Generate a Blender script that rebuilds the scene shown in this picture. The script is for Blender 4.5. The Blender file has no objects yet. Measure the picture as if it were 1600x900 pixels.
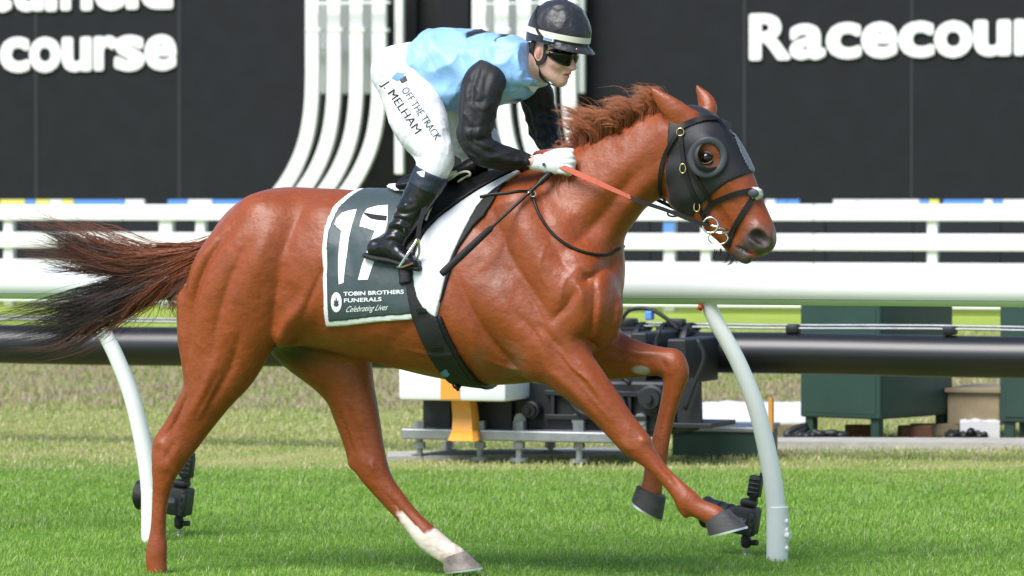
import bpy, bmesh, math, random
import numpy as np
from mathutils import Vector, Matrix, noise as mnoise
from mathutils.bvhtree import BVHTree

random.seed(7)
rng = np.random.default_rng(11)
scene = bpy.context.scene
col = scene.collection

# ---------------------------------------------------------------- camera
CAM_H = 1.367
FPX = 6320.0                      # focal length in pixels of a 1600 px wide frame
PITCH = math.atan(120.0 / FPX)    # horizon sits at row 330 of 900
cam_d = bpy.data.cameras.new("camera")
cam_d.sensor_width = 36.0
cam_d.lens = FPX / 1600.0 * 36.0
cam_d.clip_start = 0.5
cam_d.clip_end = 2000.0
cam_d.dof.use_dof = True
cam_d.dof.focus_distance = 14.75
cam_d.dof.aperture_fstop = 6.7
cam = bpy.data.objects.new("camera", cam_d)
cam.location = (0, 0, CAM_H)
cam.rotation_euler = (math.pi / 2 - PITCH, 0, 0)
col.objects.link(cam)
scene.camera = cam

# ---------------------------------------------------------------- sky and sun
SUN_DIR = Vector((-0.50, -0.62, 1.0)).normalized()
SUN_EL = math.asin(SUN_DIR.z)
SUN_ROT = math.atan2(SUN_DIR.x, SUN_DIR.y)
world = bpy.data.worlds.new("World")
scene.world = world
world.use_nodes = True
wn = world.node_tree.nodes
wl = world.node_tree.links
sky = wn.new("ShaderNodeTexSky")
sky.sky_type = 'NISHITA'
sky.sun_disc = False
sky.sun_elevation = SUN_EL
sky.sun_rotation = SUN_ROT
sky.air_density = 1.0
sky.dust_density = 0.6
sky.ozone_density = 1.0
bgn = wn["Background"]
bgn.inputs["Strength"].default_value = 0.05
wl.new(sky.outputs[0], bgn.inputs["Color"])
sun_d = bpy.data.lights.new("sun", 'SUN')
sun_d.energy = 1.5
sun_d.angle = math.radians(35)
sun_d.color = (1.0, 0.965, 0.93)
sun = bpy.data.objects.new("sun", sun_d)
sun.rotation_euler = (-SUN_DIR).to_track_quat('-Z', 'Y').to_euler()
sun.location = (-6, 4, 12)
col.objects.link(sun)
scene.view_settings.view_transform = 'Standard'
scene.view_settings.look = 'None'
scene.view_settings.gamma = 1.0
scene.view_settings.exposure = 1.78
scene.view_settings.use_curve_mapping = False
scene.cycles.max_bounces = 6
scene.cycles.use_denoising = True

# ---------------------------------------------------------------- pixel rays and plane frames
CAMP = np.array([0.0, 0.0, CAM_H])
FWD = np.array([0, math.cos(PITCH), -math.sin(PITCH)])
UPV = np.array([0, math.sin(PITCH), math.cos(PITCH)])
RGT = np.array([1.0, 0, 0])
def ray(px, py):
    return FWD + RGT * ((px - 800) / FPX) - UPV * ((py - 450) / FPX)

class Frame:
    """A vertical reference plane that stands in the world: local x along it,
    local y away from the photographer, local z up."""
    def __init__(self, px, depth, yaw_deg):
        a = math.radians(yaw_deg)
        self.yaw = -a
        self.O = np.array([(px - 800) / FPX * depth, depth, 0.0])
        self.U = np.array([math.cos(a), -math.sin(a), 0.0])
        self.V = np.array([math.sin(a), math.cos(a), 0.0])
        self.M = Matrix.Translation(Vector(self.O)) @ Matrix.Rotation(-a, 4, 'Z')
    def loc(self, px, py, l=0.0):
        """local point seen at a pixel, l metres nearer than the plane"""
        d = ray(px, py)
        t = (-l - np.dot(CAMP - self.O, self.V)) / np.dot(d, self.V)
        p = CAMP + d * t - self.O
        return np.array([np.dot(p, self.U), np.dot(p, self.V), p[2]])
    def scale(self, px, l=0.0):
        """metres per pixel at that place"""
        p = self.loc(px, 450, l)
        w = self.O + self.U * p[0] + self.V * p[1]
        return w[1] / FPX
    def w2l(self, P):
        P = np.asarray(P) - self.O
        return np.stack([P @ self.U, P @ self.V, P[..., 2]], -1)

# ---------------------------------------------------------------- materials
def mat(name, color, rough=0.6, metal=0.0, spec=0.5, var=0.0, vscale=20.0, bump=0.0, bscale=200.0,
        coat=0.0, sheen=0.0, attr=None, stretch=None, crinkle=0.0, cscale=14.0, lumps=0.0, lscale=18.0, rvar=0.0, bdist=0.01, trans=0.0):
    m = bpy.data.materials.new(name)
    m.use_nodes = True
    nt = m.node_tree
    n, L = nt.nodes, nt.links
    b = n["Principled BSDF"]
    c4 = (*color, 1.0)
    b.inputs["Base Color"].default_value = c4
    b.inputs["Roughness"].default_value = rough
    b.inputs["Metallic"].default_value = metal
    b.inputs["Specular IOR Level"].default_value = spec
    b.inputs["Coat Weight"].default_value = coat
    b.inputs["Coat Roughness"].default_value = 0.15
    b.inputs["Sheen Weight"].default_value = sheen
    b.inputs["Sheen Roughness"].default_value = 0.4
    if trans:
        b.inputs["Transmission Weight"].default_value = trans
    tc = n.new("ShaderNodeTexCoord")
    src = tc.outputs["Object"]
    if stretch:
        mp = n.new("ShaderNodeMapping")
        mp.inputs["Scale"].default_value = stretch
        L.new(src, mp.inputs["Vector"])
        src = mp.outputs[0]
    colout = None
    if attr:
        at = n.new("ShaderNodeAttribute")
        at.attribute_name = attr
        colout = at.outputs["Color"]
    if var > 0 or colout is not None:
        if var > 0:
            nz = n.new("ShaderNodeTexNoise")
            nz.inputs["Scale"].default_value = vscale
            nz.inputs["Detail"].default_value = 5.0
            nz.inputs["Roughness"].default_value = 0.6
            L.new(src, nz.inputs["Vector"])
            rmp = n.new("ShaderNodeMapRange")
            rmp.inputs["From Min"].default_value = 0.25
            rmp.inputs["From Max"].default_value = 0.75
            rmp.inputs["To Min"].default_value = 1.0 - var
            rmp.inputs["To Max"].default_value = 1.0 + var
            L.new(nz.outputs["Fac"], rmp.inputs["Value"])
            mx = n.new("ShaderNodeMix")
            mx.data_type = 'RGBA'
            mx.blend_type = 'MULTIPLY'
            mx.inputs["Factor"].default_value = 1.0
            if colout is not None:
                L.new(colout, mx.inputs["A"])
            else:
                mx.inputs["A"].default_value = c4
            cc = n.new("ShaderNodeCombineColor")
            for k in range(3):
                L.new(rmp.outputs[0], cc.inputs[k])
            L.new(cc.outputs[0], mx.inputs["B"])
            colout = mx.outputs["Result"]
        L.new(colout, b.inputs["Base Color"])
    if bump > 0:
        nb = n.new("ShaderNodeTexNoise")
        nb.inputs["Scale"].default_value = bscale
        nb.inputs["Detail"].default_value = 4.0
        L.new(src, nb.inputs["Vector"])
        bp = n.new("ShaderNodeBump")
        bp.inputs["Strength"].default_value = bump
        bp.inputs["Distance"].default_value = bdist
        L.new(nb.outputs["Fac"], bp.inputs["Height"])
        if crinkle > 0:      # sharp cloth creases: distorted cells
            nd = n.new("ShaderNodeTexNoise"); nd.inputs["Scale"].default_value = cscale * .6; nd.inputs["Detail"].default_value = 2.0
            L.new(src, nd.inputs["Vector"])
            ad = n.new("ShaderNodeVectorMath"); ad.operation = 'MULTIPLY_ADD'
            L.new(nd.outputs["Color"], ad.inputs[0]); ad.inputs[1].default_value = (.16, .16, .16); L.new(src, ad.inputs[2])
            vo = n.new("ShaderNodeTexVoronoi"); vo.feature = 'F1'; vo.inputs["Scale"].default_value = cscale
            L.new(ad.outputs[0], vo.inputs["Vector"])
            b2 = n.new("ShaderNodeBump"); b2.inputs["Strength"].default_value = crinkle; b2.inputs["Distance"].default_value = .03
            L.new(vo.outputs["Distance"], b2.inputs["Height"]); L.new(bp.outputs[0], b2.inputs["Normal"])
            bp = b2
        if lumps > 0:
            nl = n.new("ShaderNodeTexNoise"); nl.inputs["Scale"].default_value = lscale; nl.inputs["Detail"].default_value = 5.0
            L.new(tc.outputs["Object"], nl.inputs["Vector"])
            b3 = n.new("ShaderNodeBump"); b3.inputs["Strength"].default_value = lumps; b3.inputs["Distance"].default_value = .03
            L.new(nl.outputs["Fac"], b3.inputs["Height"]); L.new(bp.outputs[0], b3.inputs["Normal"])
            bp = b3
        if rvar > 0:
            nr_ = n.new("ShaderNodeTexNoise"); nr_.inputs["Scale"].default_value = 7.0; nr_.inputs["Detail"].default_value = 6.0
            L.new(tc.outputs["Object"], nr_.inputs["Vector"])
            rr_ = n.new("ShaderNodeMapRange"); rr_.inputs["From Min"].default_value = .3; rr_.inputs["From Max"].default_value = .7
            rr_.inputs["To Min"].default_value = rough - rvar; rr_.inputs["To Max"].default_value = rough + rvar
            L.new(nr_.outputs["Fac"], rr_.inputs["Value"]); L.new(rr_.outputs[0], b.inputs["Roughness"])
        L.new(bp.outputs[0], b.inputs["Normal"])
    return m

# ---------------------------------------------------------------- objects
def put(o, parent=None):
    col.objects.link(o)
    if parent is not None:
        o.parent = parent
    return o

def tag(o, label=None, cat=None, group=None, kind=None):
    if label: o["label"] = label
    if cat: o["category"] = cat
    if group: o["group"] = group
    if kind: o["kind"] = kind
    return o

def root(name, frame, base, label, cat, group=None):
    """an Empty standing at base (local point of a frame) that parents the parts"""
    o = bpy.data.objects.new(name, None)
    o.empty_display_size = 0.1
    o.matrix_world = frame.M @ Matrix.Translation(Vector(base))
    o["_b"] = [float(x) for x in base]
    put(o)
    return tag(o, label, cat, group)

def mesh_np(name, V, F, m, smooth=True):
    """V (n,3) array, F list/array of faces"""
    me = bpy.data.meshes.new(name)
    V = np.asarray(V, dtype=np.float32)
    if isinstance(F, np.ndarray):
        k = F.shape[1]
        me.vertices.add(len(V))
        me.vertices.foreach_set("co", V.ravel())
        me.loops.add(F.size)
        me.loops.foreach_set("vertex_index", F.astype(np.int32).ravel())
        me.polygons.add(len(F))
        me.polygons.foreach_set("loop_start", np.arange(0, F.size, k, dtype=np.int32))
        me.update(calc_edges=True)
    else:
        me.from_pydata(V.tolist(), [], [tuple(int(i) for i in f) for f in F])
        me.update()
    if smooth:
        me.polygons.foreach_set("use_smooth", np.ones(len(me.polygons), dtype=bool))
    if m is not None:
        if isinstance(m, (list, tuple)):
            for q in m: me.materials.append(q)
        else:
            me.materials.append(m)
    return me

def part(name, V, F, m, parent=None, smooth=True, frame=None, base=None):
    """a mesh object; V in the frame's local coordinates, parented under an Empty/part of that frame"""
    if parent is not None:
        b = np.array(list(parent["_b"]))
        o = bpy.data.objects.new(name, mesh_np(name, np.asarray(V) - b, F, m, smooth))
        o["_b"] = [float(x) for x in b]
        put(o, parent)
    else:
        V = np.asarray(V, dtype=float)
        if base is None:
            base = np.array([(V[:, 0].min() + V[:, 0].max()) / 2, (V[:, 1].min() + V[:, 1].max()) / 2, V[:, 2].min()])
        o = bpy.data.objects.new(name, mesh_np(name, V - np.array(base), F, m, smooth))
        o.matrix_world = frame.M @ Matrix.Translation(Vector(base))
        o["_b"] = [float(x) for x in base]
        put(o)
    return o

class MB:
    """collects boxes, tubes and lathes into one mesh"""
    def __init__(self): self.V, self.F = [], []
    def add(self, V, F):
        o = len(self.V)
        self.V += [tuple(map(float, v)) for v in V]
        self.F += [tuple(int(i) + o for i in f) for f in F]
        return self
    def box(self, a, b, bev=0.0):
        a, b = np.minimum(a, b), np.maximum(a, b)
        if bev <= 0:
            V = [(x, y, z) for x in (a[0], b[0]) for y in (a[1], b[1]) for z in (a[2], b[2])]
            F = [(0, 1, 3, 2), (4, 6, 7, 5), (0, 4, 5, 1), (2, 3, 7, 6), (0, 2, 6, 4), (1, 5, 7, 3)]
            return self.add(V, F)
        bm = bmesh.new()
        bmesh.ops.create_cube(bm, size=1.0)
        for v in bm.verts:
            v.co = Vector([(a[i] + b[i]) / 2 + v.co[i] * (b[i] - a[i]) for i in range(3)])
        bmesh.ops.bevel(bm, geom=bm.edges[:], offset=bev, segments=2, affect='EDGES', profile=0.5)
        self.bm(bm)
        return self
    def bm(self, bm):
        bm.verts.index_update()
        self.add([v.co[:] for v in bm.verts], [[v.index for v in f.verts] for f in bm.faces])
        bm.free()
        return self
    def tube(self, pts, r, n=10, caps=True, flat=None, up=(0, 0, 1)):
        """sweep; r scalar or list; flat = (a,b) multipliers for an oval/strap section"""
        P = [Vector(p) for p in pts]
        R = r if isinstance(r, (list, tuple, np.ndarray)) else [r] * len(P)
        fa, fb = flat if flat else (1, 1)
        rings, prev = [], None
        for i, p in enumerate(P):
            t = (P[min(i + 1, len(P) - 1)] - P[max(i - 1, 0)])
            t = t.normalized() if t.length > 1e-9 else Vector((0, 0, 1))
            if prev is None:
                u = Vector(up)
                if abs(u.dot(t)) > 0.97: u = Vector((0, 1, 0)) if abs(t.y) < 0.9 else Vector((1, 0, 0))
            else:
                u = prev
            nn = (u - t * u.dot(t))
            nn = nn.normalized() if nn.length > 1e-6 else t.orthogonal().normalized()
            prev = nn
            bb = t.cross(nn)
            rings.append([p + nn * (R[i] * fa * math.cos(2 * math.pi * k / n)) + bb * (R[i] * fb * math.sin(2 * math.pi * k / n)) for k in range(n)])
        V = [v for rg in rings for v in rg]
        F = []
        for i in range(len(P) - 1):
            for k in range(n):
                F.append((i * n + k, i * n + (k + 1) % n, (i + 1) * n + (k + 1) % n, (i + 1) * n + k))
        if caps:
            F.append(tuple(reversed(range(n))))
            F.append(tuple((len(P) - 1) * n + k for k in range(n)))
        return self.add(V, F)
    def strap(self, pts, w, t, normals):
        """flat band: pts, width w (scalar or list), thickness t, surface normal per point"""
        P = [Vector(p) for p in pts]
        V, F = [], []
        for i, p in enumerate(P):
            tg = (P[min(i + 1, len(P) - 1)] - P[max(i - 1, 0)]).normalized()
            nn = Vector(normals[i] if isinstance(normals, list) else normals)
            nn = (nn - tg * nn.dot(tg)).normalized()
            s = tg.cross(nn)
            ww = w[i] if isinstance(w, (list, tuple)) else w
            for a, b in ((-1, -1), (1, -1), (1, 1), (-1, 1)):
                V.append(p + s * (a * ww / 2) + nn * (b * t / 2))
        for i in range(len(P) - 1):
            for k in range(4):
                F.append((i * 4 + k, i * 4 + (k + 1) % 4, i * 4 + 4 + (k + 1) % 4, i * 4 + 4 + k))
        F.append((3, 2, 1, 0)); e = (len(P) - 1) * 4
        F.append((e, e + 1, e + 2, e + 3))
        return self.add(V, F)
    def torus(self, c, R, r, nrm=(0, 1, 0), sx=1.0, sz=1.0, n=24, k=8):
        nv = Vector(nrm).normalized()
        a = nv.orthogonal().normalized() if abs(nv.y) < 0.7 else (Vector((1, 0, 0)) - nv * nv.x).normalized()
        b = nv.cross(a)
        pts = [Vector(c) + a * (R * sx * math.cos(2 * math.pi * i / n)) + b * (R * sz * math.sin(2 * math.pi * i / n)) for i in range(n)]
        V, F = [], []
        for i in range(n):
            t = (pts[(i + 1) % n] - pts[i - 1]).normalized()
            o = t.cross(nv)
            for j in range(k):
                an = 2 * math.pi * j / k
                V.append(pts[i] + o * (r * math.cos(an)) + nv * (r * math.sin(an)))
        for i in range(n):
            for j in range(k):
                F.append((i * k + j, i * k + (j + 1) % k, ((i + 1) % n) * k + (j + 1) % k, ((i + 1) % n) * k + j))
        return self.add(V, F)
    def part(self, name, m, parent=None, smooth=False, frame=None, base=None):
        o = part(name, np.array(self.V), self.F, m, parent, smooth, frame, base)
        return o

def fix_normals(o):
    bm = bmesh.new(); bm.from_mesh(o.data)
    bmesh.ops.recalc_face_normals(bm, faces=bm.faces)
    bm.to_mesh(o.data); bm.free()
    return o

def autosmooth(o, deg=35):
    """smooth faces with sharp edges above an angle"""
    me = o.data
    bm = bmesh.new(); bm.from_mesh(me)
    bmesh.ops.recalc_face_normals(bm, faces=bm.faces)
    for e in bm.edges:
        if len(e.link_faces) == 2:
            e.smooth = e.calc_face_angle(0) < math.radians(deg)
    for f in bm.faces: f.smooth = True
    bm.to_mesh(me); bm.free()
    return o

def crom(P, n):
    """Catmull-Rom through rows of P, n steps per span"""
    P = np.asarray(P, float)
    out = []
    for i in range(len(P) - 1):
        p0 = P[max(i - 1, 0)]; p1 = P[i]; p2 = P[i + 1]; p3 = P[min(i + 2, len(P) - 1)]
        if i == 0: p0 = 2 * p1 - p2
        if i == len(P) - 2: p3 = 2 * p2 - p1
        for k in range(n):
            t = k / n
            out.append(0.5 * ((2 * p1) + (-p0 + p2) * t + (2 * p0 - 5 * p1 + 4 * p2 - p3) * t * t + (-p0 + 3 * p1 - 3 * p2 + p3) * t ** 3))
    out.append(P[-1])
    return np.array(out)

# ---------------------------------------------------------------- implicit bodies
BIG = 0.12
class Field:
    def __init__(self, lo, hi, h):
        self.lo = np.array(lo, float); self.h = h
        self.n = np.ceil((np.array(hi) - self.lo) / h).astype(int) + 1
        self.F = np.full(self.n, BIG, dtype=np.float32)
        self.ax = [(self.lo[i] + h * np.arange(self.n[i])).astype(np.float32) for i in range(3)]
    def sub(self, a, b):
        i0 = np.clip(np.floor((np.array(a) - self.lo) / self.h).astype(int), 0, self.n - 1)
        i1 = np.clip(np.ceil((np.array(b) - self.lo) / self.h).astype(int) + 1, 1, self.n)
        return tuple(slice(int(i0[k]), int(max(i1[k], i0[k] + 1))) for k in range(3))
    def tube_field(self, S, margin=0.042):
        """S rows: x,y,z,ra,rb,egg ; ra in the side plane, rb across"""
        S = np.asarray(S, float)
        rm = np.maximum(S[:, 3], S[:, 4])
        lo = (S[:, :3] - rm[:, None]).min(0) - margin
        hi = (S[:, :3] + rm[:, None]).max(0) + margin
        sl = self.sub(lo, hi)
        D = np.full([s.stop - s.start for s in sl], BIG, dtype=np.float32)
        for i in range(len(S) - 1):
            a, b = S[i], S[i + 1]
            r = max(rm[i], rm[i + 1]) + margin
            s2 = self.sub(np.minimum(a[:3], b[:3]) - r, np.maximum(a[:3], b[:3]) + r)
            s2 = tuple(slice(max(s2[k].start, sl[k].start), min(s2[k].stop, sl[k].stop)) for k in range(3))
            X = self.ax[0][s2[0]][:, None, None]; Y = self.ax[1][s2[1]][None, :, None]; Z = self.ax[2][s2[2]][None, None, :]
            ab = b[:3] - a[:3]
            L = np.linalg.norm(ab) + 1e-9
            T = ab / L
            N = np.array([-T[2], 0, T[0]])
            if np.linalg.norm(N) < 1e-3: N = np.array([0, 0, 1.0])
            N /= np.linalg.norm(N)
            if i > 0 and np.dot(N, Np) < 0: N = -N
            if i == 0 and N[2] < -1e-6: N = -N
            Np = N
            B = np.cross(T, N)
            qx, qy, qz = X - a[0], Y - a[1], Z - a[2]
            t = (qx * T[0] + qy * T[1] + qz * T[2]) / L
            tc = np.clip(t, 0, 1).astype(np.float32)
            ra = a[3] + (b[3] - a[3]) * tc
            rb = a[4] + (b[4] - a[4]) * tc
            ex = (t - tc) * L
            qn = qx * N[0] + qy * N[1] + qz * N[2]
            qb = qx * B[0] + qy * B[1] + qz * B[2]
            eg = a[5] + (b[5] - a[5]) * 0.5
            if eg != 0:
                rb = rb * (1 - eg * np.clip(qn / ra, -1, 1))
            re = np.minimum(ra, rb)
            k0 = np.sqrt((qn / ra) ** 2 + (qb / rb) ** 2 + (ex / re) ** 2) + 1e-9
            k1 = np.sqrt((qn / ra ** 2) ** 2 + (qb / rb ** 2) ** 2 + (ex / re ** 2) ** 2) + 1e-9
            d = k0 * (k0 - 1) / k1
            d = np.maximum(d, -re)
            q = tuple(slice(s2[k].start - sl[k].start, s2[k].stop - sl[k].start) for k in range(3))
            D[q] = np.minimum(D[q], np.minimum(d, BIG))
        return sl, D
    def tube(self, S, k=0.03, steps=5, cut=False):
        S = np.asarray(S, float)
        if S.shape[1] == 5: S = np.concatenate([S, np.zeros((len(S), 1))], 1)
        if steps > 1 and len(S) > 2:
            S2 = crom(S, steps)
            S2[:, 3:5] = np.maximum(S2[:, 3:5], S[:, 3:5].min(0) * 0.8)
            S = S2
        sl, D = self.tube_field(S)
        A = self.F[sl]
        if cut:
            D = -D
            hh = np.maximum(k - np.abs(A - D), 0) / k
            self.F[sl] = np.maximum(A, D) + hh * hh * k * 0.25
        else:
            hh = np.maximum(k - np.abs(A - D), 0) / k
            self.F[sl] = np.minimum(A, D) - hh * hh * k * 0.25
    def blur(self, it):
        for _ in range(it):
            for a in range(3):
                F = self.F
                s0 = [slice(None)] * 3; s1 = [slice(None)] * 3; s2 = [slice(None)] * 3
                s0[a] = slice(0, -2); s1[a] = slice(1, -1); s2[a] = slice(2, None)
                G = F.copy()
                G[tuple(s1)] = F[tuple(s1)] * .5 + (F[tuple(s0)] + F[tuple(s2)]) * .25
                self.F = G
    def mesh(self, F=None, lo=None, smooth=2):
        F = self.F if F is None else F
        lo = self.lo if lo is None else lo
        h = self.h
        S = F < 0
        cnt = np.zeros([s - 1 for s in F.shape], dtype=np.uint8)
        C = [(i, j, k) for i in (0, 1) for j in (0, 1) for k in (0, 1)]
        n = F.shape
        for (i, j, k) in C:
            cnt += S[i:n[0] - 1 + i, j:n[1] - 1 + j, k:n[2] - 1 + k]
        I = np.argwhere((cnt > 0) & (cnt < 8))
        idx = np.full(cnt.shape, -1, dtype=np.int32)
        idx[I[:, 0], I[:, 1], I[:, 2]] = np.arange(len(I))
        val = {c: F[I[:, 0] + c[0], I[:, 1] + c[1], I[:, 2] + c[2]] for c in C}
        acc = np.zeros((len(I), 3)); num = np.zeros(len(I))
        for c in C:
            for a in range(3):
                if c[a] == 0:
                    e = list(c); e[a] = 1; e = tuple(e)
                    fa, fb = val[c], val[e]
                    cr = (fa < 0) != (fb < 0)
                    t = np.where(cr, fa / np.where(cr, fa - fb, 1), 0)
                    p = np.array(c, float)[None, :].repeat(len(I), 0)
                    p[:, a] = t
                    acc += p * cr[:, None]; num += cr
        V = lo + (I + acc / num[:, None]) * h
        Q = []
        for a in range(3):
            b, c = (a + 1) % 3, (a + 2) % 3
            s0 = [slice(None)] * 3; s1 = [slice(None)] * 3
            s0[a] = slice(0, n[a] - 1); s1[a] = slice(1, n[a])
            for ax in (b, c):
                s0[ax] = slice(1, n[ax] - 1); s1[ax] = slice(1, n[ax] - 1)
            A = S[tuple(s0)]; Bm = S[tuple(s1)]
            for flip, msk in ((False, A & ~Bm), (True, ~A & Bm)):
                E = np.argwhere(msk)
                if not len(E): continue
                E[:, b] += 1; E[:, c] += 1
                q = []
                for (db, dc) in ((-1, -1), (0, -1), (0, 0), (-1, 0)):
                    e = E.copy(); e[:, b] += db; e[:, c] += dc
                    q.append(idx[e[:, 0], e[:, 1], e[:, 2]])
                q = np.stack(q, 1)
                Q.append(q[:, ::-1] if flip else q)
        Q = np.concatenate(Q)
        return lap(V, Q, smooth), Q

def lap(V, Q, it, lam=0.5):
    if it <= 0: return V
    E = np.concatenate([Q[:, [0, 1]], Q[:, [1, 2]], Q[:, [2, 3]], Q[:, [3, 0]]])
    for _ in range(it):
        for s in (lam, -lam * 0.9) if it > 1 else (lam,):
            acc = np.zeros_like(V); n = np.bincount(E[:, 0], minlength=len(V)) + np.bincount(E[:, 1], minlength=len(V))
            for a in range(3):
                acc[:, a] = np.bincount(E[:, 0], V[E[:, 1], a], len(V)) + np.bincount(E[:, 1], V[E[:, 0], a], len(V))
            V = V + s * (acc / np.maximum(n, 1)[:, None] - V)
    return V

def poly_sdf(X, Z, poly):
    """signed distance to a closed polygon on a 2-D grid (negative inside)"""
    P = np.asarray(poly, float)
    d = np.full(X.shape, 1e9); inside = np.zeros(X.shape, bool)
    for i in range(len(P)):
        a, b = P[i], P[(i + 1) % len(P)]
        e = b - a
        wx, wz = X - a[0], Z - a[1]
        t = np.clip((wx * e[0] + wz * e[1]) / (e @ e + 1e-12), 0, 1)
        d = np.minimum(d, (wx - e[0] * t) ** 2 + (wz - e[1] * t) ** 2)
        c = ((a[1] > Z) != (b[1] > Z))
        with np.errstate(divide='ignore', invalid='ignore'):
            xi = a[0] + (Z - a[1]) * e[0] / (e[1] if abs(e[1]) > 1e-12 else 1e-12)
        inside ^= c & (X < xi)
    return np.where(inside, -1, 1) * np.sqrt(d)

def stroke_map(X, Z, strokes):
    """strokes: (polyline points (n,2), width, height); gaussian ridges (+) or grooves (-)"""
    B = np.zeros(X.shape)
    for pts, w, amp in strokes:
        P = np.asarray(pts, float)
        if len(P) > 2: P = crom(P, 4)
        lo = P.min(0) - 3 * w; hi = P.max(0) + 3 * w
        m = (X > lo[0]) & (X < hi[0]) & (Z > lo[1]) & (Z < hi[1])
        if not m.any(): continue
        x, z = X[m], Z[m]
        d = np.full(x.shape, 1e9); s = np.zeros(x.shape)
        n = max(len(P) - 1, 1)
        if len(P) == 1:
            d = (x - P[0, 0]) ** 2 + (z - P[0, 1]) ** 2; s[:] = 1
        for i in range(len(P) - 1):
            a, b = P[i], P[i + 1]; e = b - a
            t = np.clip(((x - a[0]) * e[0] + (z - a[1]) * e[1]) / (e @ e + 1e-12), 0, 1)
            dd = (x - a[0] - e[0] * t) ** 2 + (z - a[1] - e[1] * t) ** 2
            k = dd < d
            d = np.where(k, dd, d)
            u = (i + t) / n
            s = np.where(k, np.sin(np.clip(u, 0, 1) * math.pi * 0.8 + math.pi * 0.1) , s)
        B[m] += amp * (np.exp(-d / (2 * (w * 0.5) ** 2)) if amp > 0 or w < .011 else np.exp(-np.sqrt(d + (w * .12) ** 2) / (w * .46)) * 1.25) * s
    return B
# ================================================================= SETTING
def boxpx(mb, F, x0, y0, x1, y1, l0, l1, bev=0.0):
    """box whose near face (l0 metres nearer than the frame plane) covers a pixel box, reaching back to l1"""
    a = F.loc(x0, y1, l0); b = F.loc(x1, y0, l0)
    return mb.box((a[0], -l0, a[2]), (b[0], -l1, b[2]), bev)

# ---------------------------------------------------------------- ground
def ground_material():
    m = bpy.data.materials.new("racecourse_turf"); m.use_nodes = True
    nt = m.node_tree; n, L = nt.nodes, nt.links
    b = n["Principled BSDF"]; b.inputs["Roughness"].default_value = 0.95; b.inputs["Specular IOR Level"].default_value = 0.1
    tc = n.new("ShaderNodeTexCoord"); mp = n.new("ShaderNodeMapping")
    mp.inputs["Rotation"].default_value = (0, 0, math.radians(20))     # y now runs across the track
    L.new(tc.outputs["Object"], mp.inputs["Vector"])
    sx = n.new("ShaderNodeSeparateXYZ"); L.new(mp.outputs[0], sx.inputs[0])
    def noise(scale, det=5, st=None):
        t = n.new("ShaderNodeTexNoise"); t.inputs["Scale"].default_value = scale; t.inputs["Detail"].default_value = det
        t.inputs["Roughness"].default_value = 0.65
        if st:
            q = n.new("ShaderNodeMapping"); q.inputs["Scale"].default_value = st
            L.new(mp.outputs[0], q.inputs["Vector"]); L.new(q.outputs[0], t.inputs["Vector"])
        else: L.new(mp.outputs[0], t.inputs["Vector"])
        return t.outputs["Fac"]
    def math_(op, a, bb):
        q = n.new("ShaderNodeMath"); q.operation = op
        for i, v in enumerate((a, bb)):
            if isinstance(v, (int, float)): q.inputs[i].default_value = v
            else: L.new(v, q.inputs[i])
        return q.outputs[0]
    def ramp(v, stops):
        r = n.new("ShaderNodeValToRGB"); e = r.color_ramp.elements
        while len(e) > 1: e.remove(e[-1])
        e[0].position, e[0].color = stops[0][0], (*stops[0][1], 1)
        for p, c in stops[1:]:
            x = e.new(p); x.color = (*c, 1)
        L.new(v, r.inputs["Fac"]); return r.outputs["Color"]
    def mixc(f, a, bb):
        q = n.new("ShaderNodeMix"); q.data_type = 'RGBA'
        L.new(f, q.inputs["Factor"])
        for k, v in (("A", a), ("B", bb)): L.new(v, q.inputs[k])
        return q.outputs["Result"]
    def step(v, a, w):
        q = n.new("ShaderNodeMapRange"); q.interpolation_type = 'SMOOTHSTEP'
        q.inputs["From Min"].default_value = a; q.inputs["From Max"].default_value = a + w
        L.new(v, q.inputs["Value"]); return q.outputs[0]
    across = math_('ADD', sx.outputs["Y"], math_('MULTIPLY', math_('SUBTRACT', noise(1.3), .5), 1.2))
    turf = ramp(noise(9.0, 7), [(.25, (.07, .15, .016)), (.5, (.12, .24, .03)), (.75, (.20, .33, .06))])
    dry = ramp(noise(2.2, 7, (1, .22, 1)), [(.28, (.15, .23, .045)), (.45, (.27, .31, .09)), (.62, (.38, .36, .15)), (.78, (.44, .39, .22))])
    bank = ramp(noise(2.0, 9, (1, .13, 1)), [(.30, (.13, .21, .05)), (.42, (.24, .27, .09)), (.52, (.31, .25, .16)), (.62, (.25, .185, .14)), (.78, (.15, .11, .09))])
    lime = ramp(noise(1.5, 4), [(.3, (.26, .36, .05)), (.7, (.36, .44, .09))])
    c = mixc(step(across, 19.3, 1.1), turf, dry)
    c = mixc(step(across, 25.2, 1.5), c, bank)
    c = mixc(step(across, 37.0, 3.0), c, lime)
    L.new(c, b.inputs["Base Color"])
    bp = n.new("ShaderNodeBump"); bp.inputs["Strength"].default_value = .6; bp.inputs["Distance"].default_value = .03
    L.new(noise(30, 6), bp.inputs["Height"]); L.new(bp.outputs[0], b.inputs["Normal"])
    return m
gx = np.linspace(-1, 1, 90); gx = np.sign(gx) * np.abs(gx) ** 2.5 * 700
gy = np.concatenate([np.linspace(4, 40, 90), 40 + np.linspace(0.01, 1, 40) ** 2.5 * 1100])
gv = np.array([(x, y, (0.035 * mnoise.noise(Vector((x * .35, y * .35, 0))) if 17.5 < y < 45 and abs(x) < 30 else 0.0) - (0.02 if y > 17.5 else 0)) for y in gy for x in gx])
nx = len(gx)
gf = [(j * nx + i, j * nx + i + 1, (j + 1) * nx + i + 1, (j + 1) * nx + i) for j in range(len(gy) - 1) for i in range(nx - 1)]
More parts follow.
